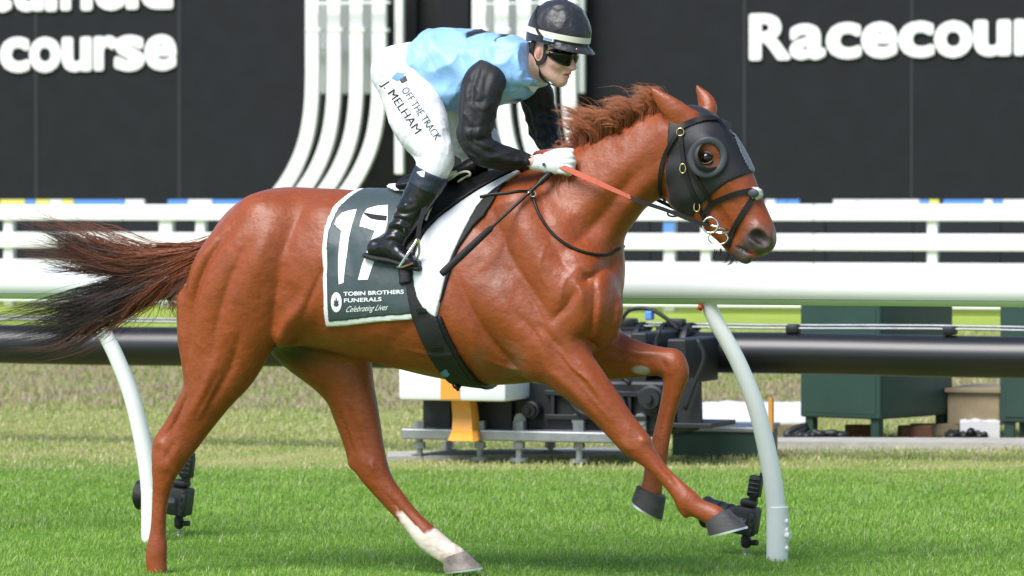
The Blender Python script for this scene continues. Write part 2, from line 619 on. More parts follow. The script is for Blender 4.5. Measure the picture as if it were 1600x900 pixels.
gnd = bpy.data.objects.new("ground", mesh_np("ground", gv, gf, ground_material(), True)); put(gnd); tag(gnd, kind="structure")

# ---------------------------------------------------------------- materials of the setting
M_white = mat("white_paint", (0.80, 0.80, 0.81), rough=0.45, var=0.03, vscale=3)
M_pvc = mat("white_plastic_rail", (0.80, 0.81, 0.80), rough=0.33, var=0.04, vscale=6, stretch=(.2, 1, 1))
M_board = mat("charcoal_cladding", (0.012, 0.013, 0.016), rough=0.75, spec=.25, var=0.18, vscale=2.2, bump=.15, bscale=60)
M_black = mat("black_gap", (0.008, 0.008, 0.009), rough=0.8)
M_blackm = mat("black_steel", (0.010, 0.011, 0.014), rough=0.5, var=0.3, vscale=6)
M_pipe = mat("black_poly_pipe", (0.006, 0.0065, 0.008), rough=0.36, spec=.6, var=.25, vscale=4, stretch=(.15, 1, 1))
M_letter = mat("white_letter_face", (0.82, 0.82, 0.83), rough=0.5)
M_green = mat("dark_green_cabinet_paint", (0.020, 0.052, 0.040), rough=0.45, var=.2, vscale=3)
M_orange = mat("orange_plastic", (0.75, 0.33, 0.045), rough=0.45, var=.08)
M_grey = mat("galvanised_steel", (0.30, 0.31, 0.32), rough=0.45, metal=.6, var=.2, vscale=14)
M_conc = mat("pale_concrete", (0.42, 0.40, 0.36), rough=0.9, var=.2, vscale=9, bump=.3, bscale=60)
M_blue = mat("blue_print", (0.10, 0.27, 0.68), rough=.5)
M_yel = mat("yellow_print", (0.72, 0.66, 0.16), rough=.5)
M_navy = mat("navy_print", (0.006, 0.007, 0.012), rough=.5, var=.3, vscale=1.3)
M_beige = mat("beige_timber", (0.25, 0.20, 0.12), rough=.85, var=.25, vscale=6)
M_rust = mat("rusty_brown", (0.12, 0.055, 0.03), rough=.9, var=.4, vscale=12)

# ---------------------------------------------------------------- lettering
def glyph(ch, offset, extrude, res=6):
    cu = bpy.data.curves.new("glyph", 'FONT')
    cu.body = ch; cu.offset = offset; cu.extrude = extrude; cu.resolution_u = res
    ob = bpy.data.objects.new("glyph", cu); put(ob)
    dg = bpy.context.evaluated_depsgraph_get()
    me = bpy.data.meshes.new_from_object(ob.evaluated_get(dg))
    V = np.array([v.co[:] for v in me.vertices]); F = [tuple(p.vertices) for p in me.polygons]
    bpy.data.objects.remove(ob); bpy.data.curves.remove(cu); bpy.data.meshes.remove(me)
    return V, F
def letter(parent, F, ch, x0, y0, x1, y1, l, m, depth=.05, name="letter"):
    """heavy flat letter: the plain glyph thickened by stepped copies a millimetre or two apart in depth"""
    V, fc = glyph(ch, .012, 0.5, 4)
    Vs, Fs = [], []
    for k in range(9):
        a = 2 * math.pi * k / 8; d = (0 if k == 8 else .034)
        Vs.append(V + np.array([d * math.cos(a), d * math.sin(a), -.03 * k])); Fs += [tuple(i + k * len(V) for i in f) for f in fc]
    V = np.concatenate(Vs)
    lo_, hi_ = V.min(0), V.max(0)
    T = (V - lo_) / (hi_ - lo_)
    a = F.loc(x0, y1, l); b = F.loc(x1, y0, l)
    W = np.stack([a[0] + (b[0] - a[0]) * T[:, 0], -l + depth * (1 - T[:, 2]), a[2] + (b[2] - a[2]) * T[:, 1]], 1)
    return part(name, W, Fs, m, parent, smooth=False)

# ---------------------------------------------------------------- far boards with the course's name
B = Frame(800, 70.0, 20.0)
def board(x0, seams, x1, label):
    r = root("name_board", B, (B.loc((x0 + x1) / 2, 312)[0], 0, 0), label, "board", "dark boards behind the white fence")
    xs = [x0] + seams + [x1]
    for i in range(len(xs) - 1):
        mb = MB(); a = B.loc(xs[i], 312); c = B.loc(xs[i + 1], -70)
        mb.box((a[0] + (.031 if i else 0), 0, 0.0), (c[0] - .031, .25, c[2]), .01)
        mb.part("panel", M_board, r)
        if i:
            mb = MB(); mb.box((a[0] - .03, -.008, 0.0), (a[0] + .03, .2, c[2]))
            mb.part("joint_strip", M_seam, r)
    return r
M_seam = mat("panel_joint", (0.015, 0.016, 0.020), rough=.6)
bl = board(-1240, [-990, -740, -420, -170, 57, 281], 480, "dark board at the left edge with two rows of white lettering")
br = board(914, [1163, 1424, 1690, 1950], 2500, "dark board on the right with one row of large white lettering")
for ch, x0, y0, x1, y1 in (("c", -1, 57, 46, 114), ("o", 45, 57, 95, 114), ("u", 96, 57, 143, 113), ("r", 146, 55, 183, 111), ("s", 178, 54, 226, 112), ("e", 225, 53, 276, 111),
                           ("R", -238, 43, -180, 119), ("a", -178, 60, -126, 118), ("c", -122, 59, -72, 117), ("e", -62, 58, -12, 116),
                           ("a", -34, -40, 18, 20), ("u", 21, -38, 68, 19), ("l", 70, -62, 89, 18), ("f", 88, -64, 123, 17), ("i", 125, -62, 145, 17), ("e", 146, -42, 195, 17), ("l", 196, -64, 216, 15), ("d", 218, -66, 270, 15), ("C", -100, -60, -36, 22)):
    letter(bl, B, ch, x0, y0, x1, y1, .055, M_letter, .05)
for ch, x0, y0, x1, y1 in (("R", 1170, 20, 1236, 95), ("a", 1233, 36, 1290, 94), ("c", 1290, 34, 1346, 93), ("e", 1345, 33, 1403, 92), ("c", 1403, 32, 1460, 91), ("o", 1459, 31, 1520, 91),
                           ("u", 1521, 30, 1580, 89), ("r", 1584, 28, 1626, 87), ("s", 1622, 27, 1676, 87), ("e", 1676, 25, 1734, 86)):
    letter(br, B, ch, x0, y0, x1, y1, .055, M_letter, .05)

# ---------------------------------------------------------------- white curved pipe screens and the dark opening between
def slat_screen(tops, w, dx, plate, back, label):
    r = root("pipe_screen", B, (B.loc(tops[0], 300)[0], -.4, 0), label, "screen", "white curved pipe screens")
    for x in tops:
        ys = [-80, 0, 60, 120, 160, 195, 225, 255, 285, 320, 350]
        d = [0, 0, 0, 0, .03, .12, .27, .52, .88, 1.45, 2.0]
        pts = [B.loc(x + dx * q, y, .55) for y, q in zip(ys, d)]
        mb = MB(); sc = B.scale(x)
        P = crom(pts, 4)
        mb.strap([Vector(p) for p in P], w * sc, .10, Vector((0, -1, 0)))
        s = mb.part("slat", M_white, r)
        c = MB(); boxpx(c, B, x - w / 2 - 1, 44, x + w / 2 + 1, 50, .615, .485, .01); c.part("collar", M_white, s)
    for x in back:
        mb = MB(); boxpx(mb, B, x - 8, -80, x + 8, 147, .18, .06, .03); mb.part("back_slat", M_white, r)
    for y, t in ((5, 6), (77, 4)):
        mb = MB(); boxpx(mb, B, min(tops) - 12, y - t / 2, max(tops) + 16, y + t / 2, .34 if y > 50 else .86, .25 if y > 50 else .78, .01); mb.part("cross_bar", M_white, r)
    x0, x1, y1 = plate
    mb = MB(); boxpx(mb, B, x0, -80, x1, y1, .42, .30, .02); mb.part("edge_plate", M_white, r)
    return r
slat_screen([489, 523, 558, 593], 22, -46, (616, 629, 272), [506, 541, 576], "left white screen of pipes curving outward at the foot")
slat_screen([750, 785, 820, 855, 889], 23, 40, (884, 912, 146), [768, 803, 838], "right white screen of pipes behind the jockey's helmet")
r = root("dark_doorway", B, (B.loc(690, 300)[0], .4, 0), "dark doorway between the two white pipe screens", "doorway")
mb = MB(); boxpx(mb, B, 478, -80, 916, 600, -.30, -.6); mb.part("recess", M_black, r)
mb = MB(); boxpx(mb, B, 690, -80, 733, 290, -.12, -.25, .03); mb.part("door_leaf", M_board, r)
mb = MB(); boxpx(mb, B, 640, -80, 650, 290, -.12, -.25, .02); mb.part("door_frame", M_blackm, r)

# ---------------------------------------------------------------- advertising board with a coloured top edge
AF = Frame(800, 58.0, 20.0)
r = root("advertising_board", AF, (AF.loc(800, 480)[0], 0, 0), "low navy advertising board with blue and yellow top edge behind the fence", "board")
xs = list(range(-902, 2400, 137)); 
for a, b_ in zip(xs[:-1], xs[1:]):
    mb = MB(); p = AF.loc(a, 319.5); q = AF.loc(b_, 319.5)
    mb.box((p[0] + .008, 0, 0.02), (q[0] - .008, .06, p[2])); mb.part("panel", M_navy, r)
segs = [(0, 40, M_yel), (40, 56, M_blue), (56, 78, M_yel), (78, 98, M_white), (98, 116, M_yel), (116, 196, M_blue), (196, 226, M_white), (262, 294, M_blue), (294, 332, M_white), (332, 384, M_blue),
        (1000, 1060, M_white), (1196, 1212, M_white), (1212, 1230, M_blue), (1230, 1250, M_blue), (1302, 1340, M_white), (1340, 1440, M_white), (1436, 1452, M_blue), (1452, 1468, M_yel), (1474, 1538, M_blue), (1538, 1552, M_white), (1552, 1568, M_blue), (1568, 1640, M_white)]
for a, b_, m in segs:
    mb = MB(); p = AF.loc(a, 320); q = AF.loc(b_ - 1, 311.5); mb.box((p[0], -.004, p[2]), (q[0], .05, q[2])); mb.part("print_stripe", m, r)

# ---------------------------------------------------------------- white rail fence
FF = Frame(800, 56.0, 20.0)
r = root("white_fence", FF, (FF.loc(800, 480)[0], 0, 0), "white post and rail fence running behind the black pipe", "fence")
for (yl, yr_, h_) in ((331, 333, .225), (374, 380, .225), (416, 427, .23), (455, 471, .25)):
    z = (FF.loc(0, yl)[2] + FF.loc(1600, yr_)[2]) / 2
    xa, xb = FF.loc(-1200, 400)[0], FF.loc(2500, 400)[0]
    for k in range(7):
        a = xa + (xb - xa) * k / 7; c = xa + (xb - xa) * (k + 1) / 7
        mb = MB(); mb.box((a + .004, -.05, z - h_ / 2), (c - .004, .0, z + h_ / 2), .012); mb.part("rail_board", M_white, r)
for px, w in ((12, 14), (258, 20), (312, 14), (480, 16), (653, 16), (850, 16), (1045, 17), (1102, 15), (1456, 16)):
    mb = MB(); a = FF.loc(px - w / 2, 400); c = FF.loc(px + w / 2, 322)
    mb.box((a[0], .004, 0), (c[0], .13, c[2]), .01); mb.part("post", M_white, r)
mb = MB(); boxpx(mb, FF, 1036, 346, 1054, 362, .02, -.002, .005); mb.part("blue_tag", M_blue, r)

# ---------------------------------------------------------------- big black pipe with cable and clamps
PF = Frame(800, 23.0, 20.0)
r = root("black_pipeline", PF, (PF.loc(800, 600)[0], 0, 0), "thick black pipeline running the whole width behind the running rail", "pipe")
pz = PF.loc(800, 547.5)[2]; pr = 31.5 * PF.scale(800)
xa, xb = PF.loc(-900, 500)[0], PF.loc(2400, 500)[0]
nseg = 60
mb = MB(); mb.tube([(xa + (xb - xa) * k / nseg, 0, pz + .004 * math.sin(k * .5)) for k in range(nseg + 1)], pr, 40); autosmooth(mb.part("pipe", M_pipe, r), 50)
for px in (985, 1060, 1240, 1485, 300):
    c = PF.loc(px, 500)[0]
    mb = MB()
    if px in (985, 1060):
        mb.tube([(c - .05, 0, pz), (c + .05, 0, pz)], pr + .035, 36)
        mb.tube([(c - .085, 0, pz), (c - .06, 0, pz)], pr + .055, 36); mb.tube([(c + .06, 0, pz), (c + .085, 0, pz)], pr + .055, 36)
        for an in range(0, 360, 30):
            y_, z_ = math.cos(math.radians(an)) * (pr + .04), math.sin(math.radians(an)) * (pr + .04)
            mb.tube([(c - .105, y_, pz + z_), (c + .105, y_, pz + z_)], .010, 6)
        mb.box((c - .06, -.05, pz + pr + .02), (c + .04, .03, pz + pr + .075), .01)
        autosmooth(mb.part("clamp", M_blackm, r), 40)
    else:
        mb.box((c - .035, -.05, pz + pr + .0), (c + .035, .04, pz + pr + .05), .012); autosmooth(mb.part("cable_saddle", M_blackm, r), 40)
mb = MB()
for dz, ry in ((.030, -.02), (.046, .03)):
    mb.tube([(xa + (xb - xa) * k / 40, ry, pz + pr + dz + .003 * math.sin(k * 1.1)) for k in range(41)], .007, 7)
mb.part("cable", M_grey, r, smooth=True)
for px in (60, 1420):
    c = PF.loc(px, 500)[0]; mb = MB(); mb.box((c - .06, .02, 0), (c + .06, .10, pz - pr * .5), .01)
# ---------------------------------------------------------------- machine carrying the pipe
MF = Frame(850, 22.3, 20.0)
r = root("pipe_machine", MF, (MF.loc(850, 716)[0], 0, 0), "black steel machine on a plate with jack legs, behind the horse's belly", "machine")
mb = MB(); boxpx(mb, MF, 626, 676, 962, 686, .30, -.45, .008); mb.part("base_plate", M_grey, r)
for px, l in ((656, .24), (750, .24), (811, .26), (905, .24), (700, -.38), (860, -.38)):
    a = MF.loc(px, 700, l); mb = MB()
    zt = MF.loc(px, 662, l)[2]
    mb.tube([(a[0], -l, 0), (a[0], -l, .02)], .05, 10); mb.tube([(a[0], -l, .02), (a[0], -l, zt)], .018, 8)
    zp = MF.loc(px, 672, l)[2]
    mb.tube([(a[0], -l, zp - .01), (a[0], -l, zp + .05)], .034, 6); mb.tube([(a[0], -l, zp - .10), (a[0], -l, zp - .065)], .032, 6)
    autosmooth(mb.part("jack_leg", M_grey, r), 40)
mb = MB(); boxpx(mb, MF, 660, 612, 705, 676, .16, -.3, .01); boxpx(mb, MF, 742, 600, 800, 676, .16, -.3, .01); mb.part("column", M_blackm, r)
mb = MB(); boxpx(mb, MF, 790, 596, 1056, 674, .12, -.35, .02); mb.part("housing", M_blackm, r)
mb = MB(); boxpx(mb, MF, 850, 612, 1010, 618, .17, .118, .004); boxpx(mb, MF, 850, 650, 1010, 655, .17, .118, .004)
for px in (860, 900, 940, 980): boxpx(mb, MF, px, 618, px + 6, 650, .165, .118, .004)
mb.part("stiffener", M_blackm, r)
for px in (815, 905, 1003):
    mb = MB()
    a = MF.loc(px, 655, .13); mb.tube([(a[0], -.13, a[2]), (a[0], -.16, a[2])], .035, 10)
    boxpx(mb, MF, px - 6, 655, px + 6, 676, .15, .1215, .004)
    autosmooth(mb.part("foot_bolt", M_grey, r), 40)
mb = MB()   # splayed stay at the right end
for k in (0, 1):
    y_ = .14 - .3 * k
    a, b_, c, d = MF.loc(1052, 590, y_), MF.loc(1092, 590, y_), MF.loc(1094, 664, y_), MF.loc(1060, 664, y_)
    V = [(p[0], -y_ + e, p[2]) for e in (0, .05) for p in (a, b_, c, d)]
    mb.add(V, [(0, 1, 2, 3), (7, 6, 5, 4), (0, 4, 5, 1), (1, 5, 6, 2), (2, 6, 7, 3), (3, 7, 4, 0)])
boxpx(mb, MF, 1040, 662, 1112, 668, .2, -.25, .004)
mb.part("stay", M_blackm, r)
mb = MB(); boxpx(mb, MF, 985, 520, 1010, 600, .10, -.5, .01); boxpx(mb, MF, 1042, 530, 1072, 600, .10, -.5, .01); mb.part("saddle_bracket", M_blackm, r)
for pts in (((960, 505), (950, 540), (965, 580), (985, 600)), ((1090, 530), (1100, 560), (1085, 600), (1070, 640)), ((1030, 515), (1025, 550), (1040, 590), (1030, 640)), ((880, 600), (900, 640), (940, 648), (960, 610))):
    mb = MB(); mb.tube(crom([MF.loc(x, y, .20) for x, y in pts], 5), .013, 8); mb.part("cable", M_blackm, r, smooth=True)
for px, py, rad in ((1024, 622, .075), (968, 632, .06), (836, 640, .05)):
    a = MF.loc(px, py, .12); mb = MB()
    mb.tube([(a[0], -.12, a[2]), (a[0], -.20, a[2]), (a[0], -.205, a[2]), (a[0], -.23, a[2])], [rad, rad, rad * .8, rad * .75], 24)
    mb.tube([(a[0], -.23, a[2]), (a[0], -.26, a[2])], rad * .3, 12); autosmooth(mb.part("motor", M_blackm, r), 40)
# orange chute: swept, flared lip
mb = MB(); pts, ws = [], []
for (x, y, l) in ((722, 600, .30), (724, 625, .30), (727, 650, .31), (727, 672, .33), (724, 688, .40)):
    pts.append(MF.loc(x, y, l))
s_ = MF.scale(720)
V, F = [], []
for i, p in enumerate(pts):
    w = (17, 18, 19, 20, 25)[i] * s_
    for dx, dy in ((-1, 0), (-.82, -.05), (.82, -.05), (1, 0), (.9, .05), (-.9, .05)): V.append((p[0] + dx * w, p[1] + dy, p[2]))
for i in range(4):
    for k in range(6): F.append((i * 6 + k, i * 6 + (k + 1) % 6, i * 6 + 6 + (k + 1) % 6, i * 6 + 6 + k))
F += [tuple(range(6)), tuple(range(24, 30))[::-1]]
mb.add(V, F); autosmooth(mb.part("orange_chute", M_orange, r), 30)
rb = root("white_bin", MF, MF.loc(704, 620, .28) * np.array([1, 1, 1]), "white plastic box with an orange stripe hung on the black machine", "box")
mb = MB(); boxpx(mb, MF, 622, 572, 790, 625, .50, -.02, .02); autosmooth(mb.part("bin_body", M_white, rb), 40)
mb = MB(); boxpx(mb, MF, 688, 590, 718, 624, .506, .49, .002); mb.part("orange_stripe", M_orange, rb)
# hose and blue plug on the pipe
mb = MB(); mb.tube(crom([PF.loc(x, y, .1) for x, y in ((970, 500), (985, 484), (1010, 482), (1030, 490), (1050, 505), (1060, 515))], 5), .012, 8)
tag(mb.part("black_hose", M_blackm, None, True, PF), "thin black hose looping over the pipe clamps", "hose")
mb = MB(); boxpx(mb, PF, 1007, 486, 1018, 500, .12, .06, .008); tag(mb.part("blue_plug", M_blue, None, False, PF), "small blue plug on top of the pipe clamp", "plug")

# ---------------------------------------------------------------- cabinets, slabs and litter at right
def cabinet(F, x0, y0, x1, y1, depth, yleg, label, split=None):
    r = root("green_cabinet", F, F.loc((x0 + x1) / 2, y1) * np.array([1, 1, 0]), label, "cabinet", "dark green cabinets behind the pipe")
    mb = MB(); boxpx(mb, F, x0, y0, x1, y1, 0, -depth, .012); mb.part("case", M_green, r)
    a = F.loc(x0, y1); b_ = F.loc(x1, y1)
    for x in (a[0] + .05, b_[0] - .05):
        for y in (.05, depth - .05):
            mb = MB(); mb.box((x - .03, y - .03, 0), (x + .03, y + .03, a[2]), .004); mb.part("leg", M_green, r)
    mb = MB(); boxpx(mb, F, x0 + 8, y0 + 40, x1 - 8, y1 - 8, .008, -.01, .004); mb.part("door", M_green, r)
    mb = MB(); boxpx(mb, F, x1 - 16, (y0 + y1) / 2, x1 - 13, (y0 + y1) / 2 + 14, .02, .007, .002); mb.part("handle", M_grey, r)
    return r
CF = Frame(1375, 24.2, -42.0)
CF2 = Frame(1375, 24.2, -42.0)
# a cabinet standing corner-on: its left side recedes to the left, its front to the right
def corner_cabinet():
    F = Frame(1375, 24.0, 38.0)         # left face runs along +yaw
    r = root("green_cabinet", F, (0, 0, 0), "tall dark green cabinet standing corner-on behind the black pipe", "cabinet", "dark green cabinets behind the pipe")
    z0 = F.loc(1375, 656)[2]; z1 = F.loc(1375, 470)[2]
    wl_ = -F.loc(1250, 600)[0]
    # depth of the right face so that it ends at px 1488
    d = .2
    for _ in range(60):
        w = F.O + F.V * d
        if 800 + (w[0]) / w[1] * FPX >= 1488: break
        d += .02
    mb = MB(); mb.box((-wl_, 0, z0), (0, d, z1), .012); mb.part("case", M_green, r)
    for x in (-wl_ + .05, -.05):
        for y in (.05, d - .05):
            mb = MB(); mb.box((x - .028, y - .028, 0), (x + .028, y + .028, z0), .004); mb.part("leg", M_green, r)
    mb = MB(); mb.box((.0, .03, z0 + .03), (.003, d - .03, z1 - .05)); mb.part("door", M_green, r)
    mb = MB(); mb.box((-wl_ + .03, -.003, z0 + .03), (-.03, .002, z1 - .05)); mb.part("door", M_green, r)
    mb = MB(); mb.box((-wl_ - .02, -.02, z1), (.02, d + .02, z1 + .03), .006); mb.part("cap", M_green, r)
    return r
corner_cabinet()
KF = Frame(1600, 23.9, 20.0)
cabinet(KF, 1562, 470, 1700, 660, .5, 690, "dark green cabinet cut off by the right edge of the picture")
LF = Frame(1130, 22.6, 14.0)
r = root("low_green_box", LF, LF.loc(1130, 700) * np.array([1, 1, 0]), "low dark green box with grey lid on the grass", "box")
mb = MB(); boxpx(mb, LF, 1050, 674, 1188, 704, 0, -.55, .01)
V = np.array(mb.V); V[:, 2] = np.where(V[:, 2] < .05, 0, V[:, 2]); mb.V = [tuple(v) for v in V]; mb.part("case", M_green, r)
mb = MB(); a = LF.loc(1046, 674); b_ = LF.loc(1191, 668); mb.box((a[0], -.015, a[2]), (b_[0], .57, b_[2]), .006); mb.part("lid", M_grey, r)
# white groundsheets: slightly crumpled slabs
def sheet(F, x0, x1, ya, yb, th, name, label, cat, m, seed):
    """crumpled sheet on the ground between two picture rows"""
    a = F.loc(x0, ya); rgn = random.Random(seed)
    def gp(px, py):
        d = ray(px, py); t = -CAM_H / d[2]; return F.w2l(CAMP + d * t)
    P00, P10, P01, P11 = gp(x0, ya), gp(x1, ya), gp(x0, yb), gp(x1, yb)
    n = 14; V = []
    for j in range(n + 1):
        for i in range(n + 1):
            u, v = i / n, j / n
            p = (P00 * (1 - u) + P10 * u) * (1 - v) + (P01 * (1 - u) + P11 * u) * v
            V.append((p[0], p[1], th + .025 * abs(mnoise.noise(Vector((u * 5 + seed, v * 5, 0)))) * (1 if 0 < i < n else .3)))
    k = len(V); V += [(x, y, .0) for x, y, z in V]
    F_ = []
    for j in range(n):
        for i in range(n):
            q = j * (n + 1) + i; F_.append((q, q + 1, q + n + 2, q + n + 1))
    ring = [i for i in range(n + 1)] + [j * (n + 1) + n for j in range(1, n + 1)] + [n * (n + 1) + i for i in range(n - 1, -1, -1)] + [j * (n + 1) for j in range(n - 1, 0, -1)]
    for a_, b2 in zip(ring, ring[1:] + ring[:1]): F_.append((a_, a_ + k, b2 + k, b2))
    o = part(name, V, F_, m, None, False, F); fix_normals(o); return tag(o, label, cat)
M_sheet = mat("white_groundsheet", (0.72, 0.72, 0.74), rough=.6, var=.06)
sheet(LF, 1085, 1262, 672, 640, .05, "white_tarpaulin", "white tarpaulin lying on the ground behind the low green box", "tarpaulin", M_sheet, 3)
sheet(LF, 1500, 1562, 686, 672, .10, "white_sack", "white sack on the ground between the two cabinets", "sack", M_sheet, 9)
# concrete strips
def strip(F, pts_px, h_, name, label):
    def gp(px, py):
        d = ray(px, py); t = -CAM_H / d[2]; return F.w2l(CAMP + d * t)
    P = [gp(*p) for p in pts_px]; n = len(P)
    V = [(p[0], p[1], h_) for p in P] + [(p[0], p[1], -.05) for p in P]
    Fc = [tuple(range(n))] + [(i, i + n, (i + 1) % n + n, (i + 1) % n) for i in range(n)]
    o = part(name, V, Fc, M_conc, None, False, F); fix_normals(o); return tag(o, label, "kerb", "pale concrete kerbs")
strip(LF, [(1195, 698), (1640, 700), (1640, 692), (1195, 691)], .03, "concrete_kerb", "pale concrete kerb below the green cabinets at right")
strip(MF, [(605, 719), (985, 712), (985, 703), (605, 711)], .02, "concrete_kerb", "pale concrete kerb under the black machine")
mb = MB(); boxpx(mb, LF, 1200, 622, 1207, 676, .02, -.03, .004); tag(mb.part("timber_stake", M_orange, None, False, LF), "short orange timber stake behind the right rail post", "stake")
r = root("timber_bin", KF, KF.loc(1524, 672) * np.array([1, 1, 0]), "beige timber box between the two green cabinets", "box")
mb = MB(); boxpx(mb, KF, 1480, 612, 1562, 664, -.5, -1.2, .01); mb.part("case", M_beige, r)
mb = MB(); boxpx(mb, KF, 1476, 608, 1566, 613, -.47, -1.25, .004); mb.part("lid", M_beige, r)
rgn = random.Random(5)
def brick(x, y, l, m, lab, name="loose_brick"):
    d = ray(x, y); t = -CAM_H / d[2]; p = LF.w2l(CAMP + d * t)
    bm = bmesh.new(); bmesh.ops.create_cube(bm, size=1.0); bmesh.ops.bevel(bm, geom=bm.edges[:], offset=.06, segments=1, affect='EDGES')
    R = Matrix.Rotation(rgn.uniform(-.6, .6), 3, 'Z')
    q = MB().bm(bm); V = [tuple((R @ Vector((v[0] * l, v[1] * .11, v[2] * .075 + .0375))) + Vector(p)) for v in q.V]
    o = part(name, V, q.F, m, None, False, LF); tag(o, lab, "brick" if "brick" in name else "block", "rubble under the cabinets")
brick(1350, 683, .23, M_rust, "brown brick under the left side of the corner-on cabinet")
brick(1430, 684, .20, M_rust, "brown brick under the right side of the corner-on cabinet")
brick(1462, 681, .30, M_beige, "beige block below the right edge of the corner-on cabinet", "timber_block")
brick(1230, 682, .22, M_beige, "beige block beside the white tarpaulin", "timber_block")
mb = MB()
pts = []
for k in range(40):
    d = ray(1235 + 80 * (k / 39) + 8 * math.sin(k * .9), 690 - 22 * abs(math.sin(k * .33)) ** 1.5); 
    d2 = ray(1235 + 80 * (k / 39) + 8 * math.sin(k * .9), 690); t = -CAM_H / d2[2]; p = LF.w2l(CAMP + d2 * t)
    pts.append((p[0] + .10 * mnoise.noise(Vector((k * .35, 1, 0))), p[1] + .12 * mnoise.noise(Vector((k * .3, 5, 0))), .03 + .13 * abs(mnoise.noise(Vector((k * .22, 9, 2))))))
mb.tube(crom(pts, 2), .022, 8); tag(mb.part("coiled_hose", M_blackm, None, True, LF), "dark hose heaped on the grass in front of the corner-on cabinet", "hose")
mb = MB(); pts = []
for k in range(30):
    d2 = ray(1480 + 60 * (k / 29), 686 - 3 * math.sin(k)); t = -CAM_H / d2[2]; p = LF.w2l(CAMP + d2 * t)
    pts.append((p[0] + .06 * mnoise.noise(Vector((k * .4, 3, 0))), p[1] + .1 * mnoise.noise(Vector((k * .3, 7, 0))), .025 + .07 * abs(mnoise.noise(Vector((k * .25, 4, 2))))))
mb.tube(crom(pts, 2), .02, 8); tag(mb.part("coiled_hose", M_blackm, None, True, LF), "dark hose trailing beside the white sack", "hose")

# ---------------------------------------------------------------- running rail on gooseneck posts
RF = Frame(1105, 15.85, 20.0)
r = root("running_rail", RF, (RF.loc(700, 870)[0], 0, 0), "white plastic running rail on gooseneck posts just behind the horse", "rail")
rz = RF.loc(1105, 449)[2]; rr = 27 * RF.scale(1105)
xa, xb = RF.loc(-60, 450)[0] - 6, RF.loc(1660, 450)[0] + 3
mb = MB(); mb.tube([(xa + (xb - xa) * k / 24, 0, rz) for k in range(25)], rr, 48, flat=(1.0, 1.0)); autosmooth(mb.part("rail", M_pvc, r), 60)
M_seamw = mat("rail_seam", (0.35, 0.36, 0.36), rough=.5)
mb = MB(); an = math.radians(-38)
mb.strap([(xa + (xb - xa) * k / 24, -(rr + .0008) * math.cos(an), rz + (rr + .0008) * math.sin(an)) for k in range(25)], .003, .0012, (0, -math.cos(an), math.sin(an)))
mb.part("rail_seam", M_seamw, r)
DD, DX = .05, .275        # a post's foot stands back from the rail and a little along it
shape = [(1104, 462), (1110, 482), (1122, 507), (1140, 537), (1160, 575), (1187, 642), (1209, 732), (1218, 800), (1220, 870)]
prof = []
for x, y in shape:
    f = min(1.0, (x - 1104) / 116.0); prof.append((f, RF.loc(x, y, -DD * f)[2]))
prof = prof[:-1] + [(1.0, -.02)]
def goose(head_px):
    hx0 = RF.loc(head_px, 470)[0]
    P = [(hx0 + DX * f, DD * f, z) for f, z in prof]
    dd, hx = DD, hx0 + DX
    P = crom(P, 6)
    mb = MB(); rad = [.029 + .009 * min(1, max(0, (rz - p[2]) / .8)) for p in P]
    mb.tube(P, rad, 24, up=(1, 0, 0))
    o = mb.part("gooseneck_post", M_pvc, r, smooth=True)
    mb = MB(); mb.tube([(hx, dd, -.02), (hx, dd, .195), (hx, dd, .21), (hx, dd, .213)], [.043, .043, .043, .040], 28); autosmooth(mb.part("ground_sleeve", M_pvc, o), 40)
    mb = MB()
    for z in (.05, .085, .12, .155):
        mb = MB(); mb.tube([(hx + .03, dd - .01, z), (hx + .049, dd - .012, z)], .011, 10); autosmooth(mb.part("sleeve_notch", M_pvc, o), 40)
    mb = MB(); mb.tube([(hx + .04, dd - .02, .10), (hx + .058, dd - .024, .10)], .013, 12); autosmooth(mb.part("sleeve_bolt", M_pvc, o), 40)
    mb = MB(); mb.tube([(hx0 - .012, -.03, rz - rr - .002), (hx0 - .02, -.03, rz - rr - .02)], .011, 10); mb.part("red_clip", M_clip, o, smooth=True)
M_clip = mat("red_clip_plastic", (0.55, 0.06, 0.02), rough=.4)
goose(1104); goose(134)

